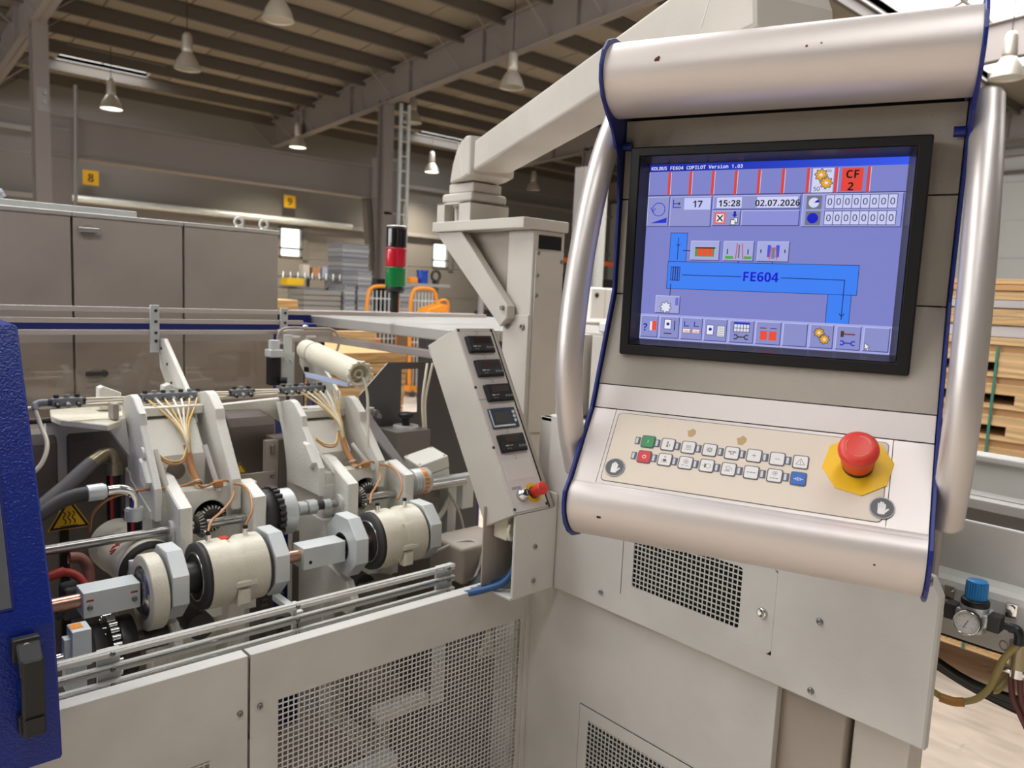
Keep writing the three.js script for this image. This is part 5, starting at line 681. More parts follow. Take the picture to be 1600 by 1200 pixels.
// ---------- things right of the second arm ----------
{
  const z = -1.95, t = thing('black_shield', 'black sheet-metal shield with a tall slot and cut corner', 'shield', [1.3, 0.6, z]);
  part('sheet', ext([[1.17, 0.5], [1.62, 0.5], [1.62, 1.33], [1.25, 1.33], [1.157, 1.238]], z - 0.003, z, 'z', 0.0006, [[[1.302, 1.174], [1.363, 1.174], [1.363, 1.309], [1.302, 1.309]]]), mt(0x58585b, 0.4, 0.3), t); part('bright_edge', cyl([1.25, 1.33, z + 0.0005], [1.157, 1.238, z + 0.0005], 0.0016, 0.0016, 6), M.zinc, t);
  const l = thing('lever_bracket', 'pale grey triangular lever bracket with a cut-out, right of the second arm', 'bracket', [1.12, 1.03, -1.72]);
  part('plate', ext([[1.045, 1.24], [1.064, 1.24], [1.06, 1.212], [1.172, 1.07], [1.212, 1.055], [1.205, 1.02], [1.07, 1.02], [1.045, 1.12]], -1.73, -1.715, 'z', 0.002, [[[1.075, 1.15], [1.075, 1.095], [1.135, 1.085]]]), mt(0xb9b7bb, 0.45), l);
  part('pivot', [cyl([1.062, 1.227, -1.715], [1.062, 1.227, -1.7], 0.009), cyl([1.065, 1.22, -1.7], [1.066, 1.22, -1.69], 0.006)], M.bolt, l);
  const e = thing('shaft_encoder', 'silver round coupling with a yellow label on the end of the upper shaft', 'coupling', [1.13, 1.0, upZ]);
  part('body', lathe([1.115, upY + 0.022, upZ], [9, upY + 0.022, upZ], [[0.0001, 0], [0.034, 0], [0.034, 0.006], [0.031, 0.007], [0.031, 0.01], [0.034, 0.011], [0.034, 0.017], [0.031, 0.018], [0.031, 0.021], [0.034, 0.022], [0.034, 0.052], [0.0001, 0.052]], 36), M.zinc, e); part('yellow_label', lathe([1.142, upY + 0.022, upZ], [9, upY + 0.022, upZ], [[0.0343, 0], [0.0343, 0.014]], 20), M.orange, e); part('lever', box(1.096, 1.104, 1.0, 1.075, -1.6, -1.585, 0.002).rotateZ(0), M.strip, e);
  const j = thing('junction_box', 'tilted pale plastic junction box with lid screws and grey cables', 'junction box', [1.24, 1.02, -1.67]);
  const jm = new THREE.Matrix4().makeRotationFromEuler(new THREE.Euler(0.1, -0.12, 0.26)).setPosition(1.232, 1.062, -1.705), b = (g) => g.applyMatrix4(jm);
  part('case', b(box(-0.044, 0.044, -0.034, -0.001, -0.045, 0.045, 0.003)), M.plastic, j); part('lid', b(box(-0.046, 0.046, 0.0, 0.036, -0.047, 0.047, 0.004)), M.plastic, j); for (const [x, y] of [[-0.038, -0.039], [0.038, -0.039], [0.038, 0.039], [-0.038, 0.039]]) part('screw', b(cyl([x, 0.035, y], [x, 0.037, y], 0.004, 0.004, 10)), M.dusk, j); part('pedestal', box(1.2, 1.26, 0.98, 1.025, -1.74, -1.67, 0.003), M.dusk, j);
  solo('grey_cable', tube([[1.23, 1.035, -1.655], [1.255, 1.0, -1.63], [1.275, 0.95, -1.61], [1.285, 0.9, -1.6], [1.29, 0.82, -1.58]], 0.004, 8), M.cable, 'thin grey cable hanging in front of the junction box', 'cable');
  solo('grey_conduit', tube([[1.275, 1.03, -1.65], [1.26, 0.99, -1.64], [1.235, 0.955, -1.63], [1.2, 0.93, -1.62]], 0.0075, 10), M.cable, 'thick pale conduit curving below the junction box', 'conduit');
  solo('looped_cable', tube([[1.06, 0.905, -1.5], [1.1, 0.905, -1.49], [1.17, 0.925, -1.47], [1.2, 0.925, -1.45], [1.2, 0.9, -1.42], [1.17, 0.86, -1.4], [1.12, 0.83, -1.38]], 0.0042, 8), M.cable, 'pale cable looping from the second drum towards the bracket', 'cable');
  solo('cross_bar', [box(1.2, 1.42, 1.03, 1.045, -1.66, -1.63), box(1.3, 1.34, 0.95, 1.03, -1.66, -1.63), box(1.25, 1.28, 0.6, 1.03, -1.67, -1.63)], M.zinc, 'zinc cross bar carrying the junction box', 'bar');
  const v = thing('valve_block', 'dark grey valve block with a black knob behind the lever bracket', 'valve', [1.28, 0.9, -1.85]);
  part('block', box(1.21, 1.33, 0.9, 1.142, -1.93, -1.83, 0.003), mt(0x77716c, 0.5), v); part('flange', cyl([1.275, 1.142, -1.88], [1.275, 1.15, -1.88], 0.038), M.zinc, v); part('knob', [cyl([1.275, 1.15, -1.88], [1.275, 1.175, -1.88], 0.012), lathe([1.275, 1.172, -1.88], [1.275, 9, -1.88], [[0.0001, 0], [0.022, 0.002], [0.024, 0.01], [0.02, 0.016], [0.0001, 0.018]], 16)], M.black, v);
  solo('yellow_hose', [tube([[1.36, 1.33, -1.9], [1.34, 1.29, -1.88], [1.325, 1.22, -1.87], [1.325, 1.14, -1.86]], 0.004, 8), tube([[1.38, 1.33, -1.9], [1.355, 1.29, -1.88], [1.335, 1.22, -1.87], [1.333, 1.14, -1.86]], 0.004, 8)], M.tubeW, 'pair of clear hoses dropping to the dark valve block', 'hose');
  solo('spiral_cable', Array.from({ length: 6 }, (_, i) => tube([[1.14 + i * 0.004, 0.86, -1.35], [1.1 - i * 0.004, 0.84 + i * 0.006, -1.3], [1.13, 0.78, -1.3], [1.1 + i * 0.01, 0.7, -1.3]], 0.003, 6)), M.cable, 'bunch of pale cables dropping behind the end of the guide rails', 'cable');
  solo('cable_coil', Array.from({ length: 5 }, (_, i) => new THREE.TorusGeometry(0.028 + i * 0.006, 0.0035, 6, 26).rotateX(0.9).rotateY(0.5).translate(1.145, 0.875 - i * 0.003, -1.36)), M.black, 'coil of black cable beside the open bracket', 'cable');
  solo('grey_housing', box(1.14, 1.3, 0.83, 0.925, -1.56, -1.42, 0.01), M.dusk, 'grey rounded housing under the looping cable', 'housing');
  solo('dark_motor', [cyl([0.98, 0.6, -1.55], [0.98, 0.84, -1.55], 0.05), box(0.92, 1.02, 0.5, 0.6, -1.6, -1.5)], M.guard, 'dark round motor below the second cream drum', 'motor');
  const rs = thing('roller_motor', 'dirty cream roller with an open end and blue edge, above the second arm', 'roller', [0.98, 1.3, -1.8]);
  const RA = V(1.0, 1.372, -1.98), RB = V(0.985, 1.336, -1.66), RL = RA.distanceTo(RB);
  part('tube', lathe(RA, RB, [[0.0001, 0], [0.027, 0], [0.0285, 0.01], [0.0285, 0.06], [0.03, 0.062], [0.03, RL - 0.02], [0.032, RL - 0.018], [0.032, RL], [0.024, RL], [0.024, RL - 0.02], [0.012, RL - 0.02], [0.012, RL - 0.004], [0.008, RL - 0.004], [0.008, RL - 0.02], [0.0001, RL - 0.02]], 36), M.cream, rs); part('tie', lathe(RA, RB, [[0.0302, 0.055], [0.031, 0.058], [0.0302, 0.062]], 24), M.dusk, rs); part('guard_strip', box(0.974, 0.98, 1.3, 1.313, -1.93, -1.7), mt(0xb9c6e4, 0.4), rs); part('teeth', Array.from({ length: 14 }, (_, i) => { const a = i / 14 * 6.283; return new THREE.BoxGeometry(0.006, 0.004, 0.008).translate(Math.cos(a) * 0.0325, Math.sin(a) * 0.0325, 0).applyQuaternion(new THREE.Quaternion().setFromUnitVectors(V(0, 0, 1), RB.clone().sub(RA).normalize())).translate(RB.x, RB.y, RB.z); }), M.cream, rs);
  solo('drip_cable', tube([[0.99, 1.33, -1.655], [1.0, 1.29, -1.65], [1.005, 1.22, -1.65], [1.01, 1.15, -1.655]], 0.0035, 8), M.tubeW, 'white cable hanging from the open end of the cream roller', 'cable');
  const sa = thing('sensor_gantry', 'bent aluminium sensor gantry with tied cables above the second arm', 'bracket', [0.97, 1.2, -2.05]);
  part('upright', box(0.955, 0.978, 1.2, 1.42, -2.07, -2.05, 0.003), M.alu, sa); part('arm', box(0.955, 1.13, 1.385, 1.422, -2.07, -2.06, 0.003), M.alu, sa); part('cable', tube([[0.952, 1.28, -2.045], [0.947, 1.36, -2.045], [0.95, 1.41, -2.045], [0.965, 1.425, -2.045], [1.06, 1.425, -2.05], [1.12, 1.422, -2.05], [1.135, 1.405, -2.04], [1.128, 1.37, -2.03], [1.1, 1.335, -2.02]], 0.004, 7), M.dusk, sa); for (const p of [[0.96, 1.385], [0.96, 1.345], [0.96, 1.31], [1.0, 1.402], [1.05, 1.402]]) part('cable_tie', box(p[0] - 0.014, p[0] + 0.014, p[1] - 0.003, p[1] + 0.003, -2.052, -2.042, 0.001), M.white, sa);
  solo('photo_sensor', [box(1.04, 1.075, 1.31, 1.385, -2.07, -2.03, 0.004), box(1.02, 1.045, 1.35, 1.38, -2.07, -2.04, 0.003), box(1.035, 1.05, 1.3, 1.315, -2.06, -2.03), cyl([1.06, 1.35, -2.03], [1.06, 1.35, -2.022], 0.006)], M.black, 'black photo sensor hanging under the aluminium gantry arm', 'sensor');
  solo('wing_nut', lathe([1.04, 1.422, -2.065], [1.04, 9, -2.065], [[0.0001, 0], [0.008, 0], [0.005, 0.006], [0.009, 0.012], [0.0001, 0.014]], 14), M.chrome, 'bright screw knob on top of the gantry arm', 'knob');
  const bv = thing('black_valve', 'black air valve with silver collar hanging beside the slanted stay', 'valve', [0.93, 1.25, -2.02]);
  part('cap', cyl([0.925, 1.37, -2.02], [0.925, 1.395, -2.02], 0.015), M.zinc, bv); part('collar', box(0.906, 0.944, 1.348, 1.37, -2.04, -2.0, 0.003), M.zinc, bv); part('body', [box(0.908, 0.94, 1.27, 1.348, -2.036, -2.004, 0.005), cyl([0.935, 1.285, -2.0], [0.95, 1.285, -1.99], 0.009)], M.black, bv); part('hanger', box(0.96, 0.985, 1.33, 1.41, -2.04, -2.03, 0.003), M.zinc, bv);
  solo('bolt_plate', [box(0.95, 0.99, 1.24, 1.36, -2.035, -2.027), cyl([0.96, 1.34, -2.027], [0.96, 1.34, -2.02], 0.005), cyl([0.98, 1.338, -2.027], [0.98, 1.338, -2.02], 0.005)], M.zinc, 'small zinc plate with two bolts below the right rail post', 'plate');
}

// ---------- grey control cabinets behind the machine ----------
{
  const z = -2.6;
  [[0.02, 0.5545, 'grey control cabinet partly hidden by the blue cover'], [0.5605, 0.8765, 'middle grey control cabinet with two latch handles on its door'], [0.8825, 1.204, 'right-hand grey control cabinet with lifting eyes on its roof']].forEach(([x0, x1, label], i) => {
    const c = thing('control_cabinet', label, 'cabinet', [(x0 + x1) / 2, 0, z - 0.2]);
    part('carcass', box(x0 - 0.002, x1 + 0.002, 0, 1.728, z - 0.45, z - 0.022, 0.003), M.dusk, c);
    const d = part('door', box(x0, x1, 0.1, 1.722, z - 0.02, z, 0.003), mt(0xbdb2a5, 0.42, 0, { map: grimeM }), c); part('roof_lip', box(x0 - 0.003, x1 + 0.003, 1.722, 1.736, z - 0.45, z + 0.004, 0.003), M.strip, c);
    if (i === 1) for (const [x, y, m] of [[0.6, 1.685, M.chrome], [0.612, 1.252, M.darksteel]]) { const h = part('latch_handle', [box(x - 0.028, x + 0.03, y - 0.008, y + 0.008, z + 0.006, z + 0.014, 0.004), cyl([x + 0.024, y, z], [x + 0.024, y, z + 0.012], 0.011)], m, d); part('escutcheon', cyl([x, y - 0.004, z], [x, y - 0.004, z + 0.004], 0.02, 0.02, 24), M.dusk, h); }
    if (i === 2) for (const x of [1.082, 1.172]) part('lifting_eye', [new THREE.TorusGeometry(0.014, 0.005, 8, 24).translate(x, 1.757, z - 0.05), cyl([x, 1.735, z - 0.05], [x, 1.745, z - 0.05], 0.012)], M.strip, c);
  });
  solo('cable_tray', [box(0.0, 0.75, 1.737, 1.757, -2.72, -2.64, 0.002)], M.zinc, 'flat zinc tray lying on top of the grey cabinets', 'tray');
  solo('foil_parcel', [ext([[0.05, 1.76], [0.4, 1.758], [0.42, 1.775], [0.41, 1.795], [0.36, 1.8], [0.05, 1.812]], -2.95, -2.75, 'z', 0.01)], mt(0xb9bdc4, 0.25, 0.4, { bumpMap: castB, bumpScale: 0.01 }), 'crumpled shiny wrapped parcel on top of the left cabinet', 'parcel');
  solo('brass_strip', box(0.45, 0.75, 1.745, 1.765, -3.02, -2.96, 0.002), M.brass, 'thin brass coloured strip behind the cabinet top', 'strip');
}
// ---------- delivery table and tower light ----------
{
  const t = thing('delivery_table', 'white ribbed delivery table top behind the slanted control box', 'table', [1.9, 0, -2.3]);
  for (let k = 0; k < 5; k++) part('top_strip', box(1.35 + k * 0.2, 1.545 + k * 0.2, 1.405, 1.44, -2.85, -1.78, 0.004), M.strip, t);
  part('edge_rail', box(1.36, 2.3, 1.44, 1.452, -2.86, -2.83, 0.002), M.alu, t); part('side_bar', box(1.37, 1.395, 1.345, 1.37, -2.6, -1.8, 0.004), M.alu, t); part('underframe', box(1.4, 2.3, 1.385, 1.405, -2.84, -2.6), M.guard, t);
  for (const [x, z] of [[1.42, -2.8], [2.25, -2.8], [2.25, -1.85]]) part('leg', box(x, x + 0.05, 0, 1.4, z, z + 0.05), M.navy, t);
  solo('blue_casing', box(1.22, 1.345, 1.4, 1.45, -2.75, -2.62, 0.006), M.navy, 'navy blue casing at the far left end of the white table', 'casing');
  solo('air_hose', tube([[1.56, 1.445, -2.66], [1.62, 1.452, -2.64], [1.7, 1.445, -2.68]], 0.006, 8), M.rubber, 'short dark hose lying on the white table by the tower light', 'hose');
  const c = [1.752, 1.44, -2.69], l = thing('tower_light', 'signal tower light with black, red and green segments on a black stem', 'signal light', c), L = (y) => [c[0], 1.44 + y, c[2]];
  part('base', [box(c[0] - 0.07, c[0] + 0.06, 1.44, 1.447, c[2] - 0.05, c[2] + 0.05, 0.003), cyl(L(0.006), L(0.015), 0.035)], M.black, l); part('stem', cyl(L(0.01), L(0.11), 0.017), M.black, l); part('collar', lathe(L(0.095), L(1), [[0.0001, 0], [0.034, 0], [0.04, 0.012], [0.04, 0.025], [0.0001, 0.025]]), M.black, l);
  const seg = (n, y0, y1, m) => { const s = part(n, lathe(L(y0), L(9), [[0.0001, 0], [0.04, 0], [0.041, 0.003], [0.041, y1 - y0 - 0.003], [0.04, y1 - y0], [0.0001, y1 - y0]], 40), m, l); part('rim', lathe(L(y1 - 0.008), L(9), [[0.0001, 0], [0.0422, 0], [0.0422, 0.008], [0.0001, 0.008]], 40), mt(m.color.getHex(), 0.4), s); };
  seg('green_lens', 0.12, 0.2, new THREE.MeshPhysicalMaterial({ color: 0x0c7a3e, roughness: 0.12, clearcoat: 0.6 })); seg('red_lens', 0.2, 0.278, new THREE.MeshPhysicalMaterial({ color: 0xc0102c, roughness: 0.12, clearcoat: 0.6 })); seg('black_segment', 0.278, 0.36, new THREE.MeshPhysicalMaterial({ color: 0x141213, roughness: 0.12, clearcoat: 0.6 }));
  part('cap', lathe(L(0.36), L(9), [[0.0001, 0], [0.042, 0], [0.04, 0.006], [0.0001, 0.009]], 40), M.strip, l);
}
// ---------- timber: bundles of boards behind the machine, pallets at the right ----------
const woodT = noise2(256, (u, v) => { const r = fbm(u, v, 3, 3) * 3 + v * 14, g = 0.5 + 0.5 * Math.sin(r * 6.283), k = 0.88 + 0.12 * g - 0.1 * vn(u, v, 4, 120); return [k, k * 0.96, k * 0.9]; });
const woods = [0xf0d3a2, 0xe9c894, 0xf2d8ac, 0xe4c08c].map((c, i) => mt(c, 0.7, 0, { map: tx(woodT, 1.3, 1.7, true) })), woodP = [0xf0d0a2, 0xeac795].map((c) => mt(c, 0.75, 0, { map: tx(woodT, 1, 3, true) }));
function boardBundle(x0, x1, z0, z1, y0, y1, th, label, mats) {
  const b = thing('board_bundle', label, 'boards', [(x0 + x1) / 2, 0, (z0 + z1) / 2]);
  for (const x of [x0 + 0.1, x1 - 0.2]) part('bearer', box(x, x + 0.1, 0, y0, z0 + 0.02, z1 - 0.02), mats[0], b);
  for (let y = y0, i = 0; y < y1 - 0.01; y += th, i++) part('board', box(x0 + rr(0, 0.02), x1 - rr(0, 0.02), y, y + th - 0.004, z0, z1 - rr(0, 0.015), 0.004), mats[Math.floor(rnd() * mats.length)], b);
}
boardBundle(1.35, 2.44, -4.3, -3.6, 0.1, 1.2, 0.0615, 'pale board bundle in the middle behind the cream roller', woods);
boardBundle(1.5, 2.2, -5.2, -4.45, 0.1, 1.46, 0.068, 'taller pale board bundle behind the right rail post', woods);
boardBundle(2.15, 3.05, -5.6, -4.9, 0.12, 1.22, 0.08, 'low pale board bundle under the white table', woodP);
boardBundle(3.0, 3.6, -6.6, -5.7, 0.88, 1.12, 0.12, 'orange-brown flat crates on bearers seen under the white table', [mt(0xc8743c, 0.7), mt(0xb7622e, 0.7)]);
function pallet(x, z, y, i, label) { // long side along z: deck boards, stringers with fork openings, bottom boards
  const p = thing('pallet', label, 'pallet', [x, y, z], 'wooden pallets stacked at the right'), m = () => woodP[Math.floor(rnd() * 2)], W = 0.8, Lz = 1.2;
  for (let k = 0; k < 3; k++) part('bottom_board', box(x + k * 0.35, x + k * 0.35 + 0.1, y, y + 0.022, z, z + Lz, 0.002), m(), p);
  for (let k = 0; k < 3; k++) for (let j = 0; j < 3; j++) { const zz = [z, z + 0.527, z + Lz - 0.145][j]; part('block', box(x + k * 0.35, x + k * 0.35 + 0.1, y + 0.022, y + 0.1, zz, zz + 0.145, 0.002), m(), p); }
  for (let j = 0; j < 3; j++) { const zz = [z, z + 0.527, z + Lz - 0.145][j]; part('stretcher', box(x, x + W, y + 0.1, y + 0.122, zz, zz + 0.145, 0.002), m(), p); }
  for (let k = 0; k < 5; k++) part('deck_board', box(x + k * 0.165, x + k * 0.165 + 0.14, y + 0.122, y + 0.144, z, z + Lz, 0.002), m(), p);
}
{
  const xs = 3.5, z0 = -1.6, ords = ['lowest', 'second from the bottom', 'third from the bottom', 'fourth from the bottom', 'fifth from the bottom', 'sixth from the bottom', 'seventh from the bottom', 'eighth from the bottom', 'ninth from the bottom'];
  const ph = 0.1275; // stacked closely, deck to deck
  const runs = [];
  for (let i = 0; i < 10; i++) { // timber skids stacked one on another: broad side rails with fork openings
    const y = 0.16 + i * ph; if (y > 1.36) break;
    const p = thing('timber_skid', 'timber skid with fork openings, ' + (ords[i] || 'topmost') + ' in the stack at the right edge', 'skid', [xs, y, z0], 'timber skids stacked at the right edge'), m = () => woodP[Math.floor(rnd() * 2)];
    part('lower_rail', box(xs, xs + 0.75, y, y + 0.018, z0, 0.5, 0.002), m(), p); const za = z0 + 0.1, zb = -0.985 + 0.03 * (i % 3) + 0.012 * (9 - i);
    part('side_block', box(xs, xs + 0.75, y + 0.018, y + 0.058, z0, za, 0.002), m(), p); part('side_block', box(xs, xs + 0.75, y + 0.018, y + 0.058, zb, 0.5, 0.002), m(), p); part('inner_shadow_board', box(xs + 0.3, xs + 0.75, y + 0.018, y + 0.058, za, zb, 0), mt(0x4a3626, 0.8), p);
    part('side_rail', box(xs, xs + 0.75, y + 0.058, y + 0.1, z0, 0.5, 0.002), m(), p); part('deck', box(xs + 0.012, xs + 0.74, y + 0.1, y + ph - 0.002, z0, 0.5, 0.001), mt(0xbd9468, 0.8), p);
  }
  const top = 0.16 + 10 * ph; const st = [[1.435, 0.03, woodP[0]], [1.467, 0.045, mt(0xc9c2c0, 0.3)], [1.515, 0.032, woodP[1]], [1.55, 0.03, woodP[0]], [1.583, 0.03, mt(0xb8b0b0, 0.3)], [1.615, 0.035, woodP[0]], [1.652, 0.022, mt(0xc89a68, 0.7)], [1.676, 0.022, woodP[1]]];
  const tb = thing('board_bundle', 'film-wrapped boards lying on top of the timber skid stack', 'boards', [xs + 0.4, 1.435, -0.5]);
  st.forEach(([y, h, m], i) => part(m.roughness < 0.4 ? 'film_wrap' : 'board', box(xs + 0.01 * (i % 2), xs + 0.72, y, y + h, -1.5 + 0.03 * (i % 3), 0.5, 0.003), m, tb));
  solo('strapping_band', box(xs - 0.006, xs - 0.002, 0.16, 1.43, -0.995, -0.985, 0), mt(0x3f7f6c, 0.5), 'green strapping band round the timber skid stack', 'strap');
  solo('skid_base', [box(xs, xs + 0.75, 0, 0.16, -1.6, -1.4), box(xs, xs + 0.75, 0, 0.16, 0.3, 0.5)], woodP[1], 'squared timber bearers under the skid stack', 'timber');
}
// ---------- grey conveyor at the right with the air regulator ----------
{
  const c = thing('side_conveyor', 'grey sheet-metal side conveyor running off to the right behind the console', 'conveyor', [1.6, 0, -0.3]), x = 1.38;
  part('channel', [ext([[-0.62, 1.018], [0.5, 1.018], [0.5, 1.098], [-0.62, 1.098]], x, x + 0.004, 'x', 0.001), ext([[x, 1.098], [x + 0.004, 1.108], [x + 0.016, 1.113], [x + 0.06, 1.113], [x + 0.06, 1.106], [x + 0.01, 1.104], [x + 0.004, 1.09]], -0.62, 0.5, 'z', 0), box(x, x + 0.03, 1.016, 1.02, -0.62, 0.5, 0.001)], mt(0xd2cfc9, 0.4, 0, { map: grimeM }), c);
  part('cover_sheet', box(1.436, 1.446, 1.108, 1.203, -0.7, 0.5, 0.003), M.grey, c); part('gap_floor', box(1.446, 1.8, 1.1, 1.11, -0.9, 0.5, 0), M.guard, c);  // gap floor coloured dark brown for the shade between the sheets
  part('side_wall', [box(1.8, 1.81, 1.1, 1.17, -0.9, 0.5, 0.003), box(1.77, 1.81, 1.148, 1.171, -0.9, 0.5, 0.003)], M.grey, c); part('rear_wall', [box(1.86, 1.87, 1.15, 1.24, -0.95, 0.5, 0.003), box(1.85, 1.91, 1.236, 1.25, -0.95, 0.5, 0.004)], M.grey, c); part('ledge', box(1.8, 1.87, 1.165, 1.171, -0.9, 0.5, 0.001), M.grey, c);
  for (const z of [0.2]) part('leg', box(1.5, 1.56, 0, 1.1, z, z + 0.06), M.grey, c); part('under_beam', box(1.45, 1.53, 0.985, 1.018, -0.62, 0.5), M.matte, c); part('leg', box(2.2, 2.26, 0, 1.0, -0.8, -0.74), M.grey, c); part('leg', box(1.6, 1.64, 0, 1.0, -0.6, -0.56), M.grey, c);
  const r = thing('air_regulator', 'compressed air pressure regulator with a ribbed blue knob and round white gauge', 'regulator', [1.355,1.0724,-0.3748]), o = V([1.352,1.0783,-0.3726]);
  part('body', [cyl(o.clone().add(V(0, -0.03, 0)), o.clone().add(V(0, 0.012, 0)), 0.019, 0.021, 28), box(o.x - 0.014, o.x + 0.014, o.y - 0.018, o.y + 0.004, o.z - 0.024, o.z + 0.024, 0.004)], mt(0xc9cbcc, 0.35, 0.5), r);
  for (const s of [-1, 1]) part('end_block', box(o.x - 0.013, o.x + 0.013, o.y - 0.02, o.y + 0.006, o.z + s * 0.022, o.z + s * 0.04, 0.002), M.rubber, r);
  part('lock_ring', lathe(o.clone().add(V(0, 0.011, 0)), o.clone().add(V(0, 1, 0)), [[0.0001, 0], [0.0195, 0], [0.0205, 0.003], [0.0205, 0.009], [0.018, 0.012], [0.0001, 0.012]]), M.black, r);
  const ribs = Array.from({ length: 96 }, (_, i) => { const a = i / 96 * 6.2832, k = 0.0154 + 0.0006 * (i % 4 < 2 ? 1 : -1); return [k * Math.cos(a), k * Math.sin(a)]; });
  part('blue_knob', [ext(ribs, 0.022, 0.05, 'y', 0.001).translate(o.x, o.y, o.z), lathe(o.clone().add(V(0, 0.0495, 0)), o.clone().add(V(0, 1, 0)), [[0.0001, 0], [0.0148, 0], [0.014, 0.0025], [0.0001, 0.0035]])], mt(0x1f7fc4, 0.4), r);
  const gd = V(-0.9, 0.12, 0.05).normalize(), g0 = o.clone().add(V(-0.016, -0.012, -0.001)).addScaledVector(gd, 0.002);
  const dial = canvas(256, 256, (g) => { g.fillStyle = '#dcdad6'; g.fillRect(0, 0, 256, 256); g.translate(128, 128); g.strokeStyle = '#4a4846'; g.fillStyle = '#4a4846'; g.font = '20px sans-serif'; g.textAlign = 'center'; for (let k = 0; k <= 40; k++) { const a = (135 + k * 270 / 40) * Math.PI / 180, l = k % 4 ? 8 : 18; g.lineWidth = k % 4 ? 1.5 : 3; g.beginPath(); g.moveTo(108 * Math.cos(a), 108 * Math.sin(a)); g.lineTo((108 - l) * Math.cos(a), (108 - l) * Math.sin(a)); g.stroke(); if (k % 8 === 0) g.fillText(String(k / 4), 72 * Math.cos(a), 72 * Math.sin(a) + 7); } g.font = '16px sans-serif'; g.fillText('bar', 0, 60); });
  const gm = new THREE.Matrix4().makeBasis(V(0, 1, 0).cross(gd).normalize(), gd.clone().cross(V(0, 1, 0).cross(gd).normalize()), gd).setPosition(g0), gq = (g) => g.applyMatrix4(gm);
  const gauge = part('gauge_case', gq(lathe([0, 0, 0], [0, 0, 1], [[0.0001, 0], [0.0185, 0], [0.0195, 0.002], [0.0195, 0.014], [0.0175, 0.015], [0.0175, 0.0125], [0.0001, 0.0125]], 40)), M.darksteel, r);
  part('dial', gq(new THREE.CircleGeometry(0.0176, 40).translate(0, 0, 0.0128)), mt(0xffffff, 0.5, 0, { map: dial }), gauge, true);
  part('needle', gq(new THREE.BoxGeometry(0.0007, 0.015, 0.0004).translate(0, -0.003, 0).rotateZ(-0.4).translate(0, 0, 0.0134)), M.black, gauge); part('rim', gq(new THREE.TorusGeometry(0.0182, 0.0011, 8, 40).translate(0, 0, 0.015)), M.chrome, gauge);
  for (const s of [-1, 1]) { const e = o.clone().add(V(0, -0.008, s * 0.04)); part('push_elbow', [cyl(e, e.clone().add(V(0, 0, s * 0.012)), 0.0055), tube([[e.x, e.y, e.z + s * 0.01], [e.x, e.y, e.z + s * 0.02], [e.x, e.y - 0.006, e.z + s * 0.024], [e.x, e.y - 0.022, e.z + s * 0.025]], 0.0075, 12)], mt(0x15181f, 0.4), r); }
  for (const z of [-0.045, 0.045]) part('bracket', [box(1.372, 1.3795, o.y + 0.0, o.y + 0.024, o.z + z - 0.008, o.z + z + 0.008, 0.001), cyl([1.372, o.y + 0.016, o.z + z], [1.368, o.y + 0.016, o.z + z], 0.005)], M.chrome, r);
  part('mount', box(o.x + 0.01, 1.379, o.y - 0.02, o.y + 0.004, o.z - 0.02, o.z + 0.02), M.zinc, r);
  solo('air_tube', tube([[o.x, o.y - 0.03, o.z + 0.065], [1.35,1.0184,-0.3244], [1.345,0.9909,-0.3307], [1.34,0.9691,-0.3359], [1.33,0.9482,-0.3496], [1.325,0.9366,-0.3699], [1.32,0.9343,-0.3887], [1.31,0.9443,-0.4084], [1.31,0.9532,-0.4339]], 0.0052, 10, 60), M.tubeG, 'olive clear air tube sagging from the regulator elbow towards the cabinet door', 'tube');
  solo('tape_wrap', tube([[1.3235,0.9387,-0.364], [1.3205,0.9347,-0.3776], [1.3145,0.9359,-0.3966]], 0.0072, 9), mt(0x9c6a26, 0.5), 'brown tape wrapped round the sagging olive tube', 'tape');
  solo('air_tube', tube([[1.36,0.9585,-0.338], [1.365,0.9589,-0.3331], [1.38,0.975,-0.3247], [1.4,0.9898,-0.3156], [1.44, 0.985, -0.3]], 0.0058, 10, 40), M.tubeG, 'olive air tube bending up to the brass valve at the right edge', 'tube');
  const v = thing('brass_valve', 'brass check valve with small red hoses at the right edge of the picture', 'valve', [1.37,1.0294,-0.3083]), q = V([1.365,1.0363,-0.3077]);
  part('body', [cyl(q.clone().add(V(0, -0.03, 0)), q.clone().add(V(0, 0.0, 0)), 0.013, 0.013, 20), cyl(q.clone().add(V(0, 0, 0)), q.clone().add(V(0, 0.012, 0)), 0.015, 0.015, 6)], M.brass, v); part('coupling', [cyl(q.clone().add(V(0, -0.045, 0)), q.clone().add(V(0, -0.03, 0)), 0.01), cyl(q.clone().add(V(0, -0.038, -0.026)), q.clone().add(V(0, -0.038, 0.02)), 0.006)], M.chrome, v); part('ring', new THREE.TorusGeometry(0.007, 0.0012, 6, 20).rotateY(1.2).translate(q.x - 0.01, q.y + 0.002, q.z - 0.02), M.brass, v);
  part('red_hose', [tube([q.clone().add(V(0, -0.045, -0.008)), q.clone().add(V(-0.003, -0.075, -0.002)), q.clone().add(V(-0.006, -0.1, 0.012)), q.clone().add(V(-0.006, -0.13, 0.03))].map((p) => p.toArray()), 0.0045, 8), tube([q.clone().add(V(0, -0.045, 0.004)), q.clone().add(V(-0.003, -0.08, 0.012)), q.clone().add(V(-0.006, -0.12, 0.035))].map((p) => p.toArray()), 0.0045, 8)], mt(0x5c2f2c, 0.5), v); part('lug_plate', box(1.3775, 1.38, 1.02, 1.06, q.z - 0.006, q.z + 0.03), M.zinc, v); part('bolt', screw([1.3775, 1.046, q.z + 0.006], [-1, 0, 0], 0.006), M.bolt, v);
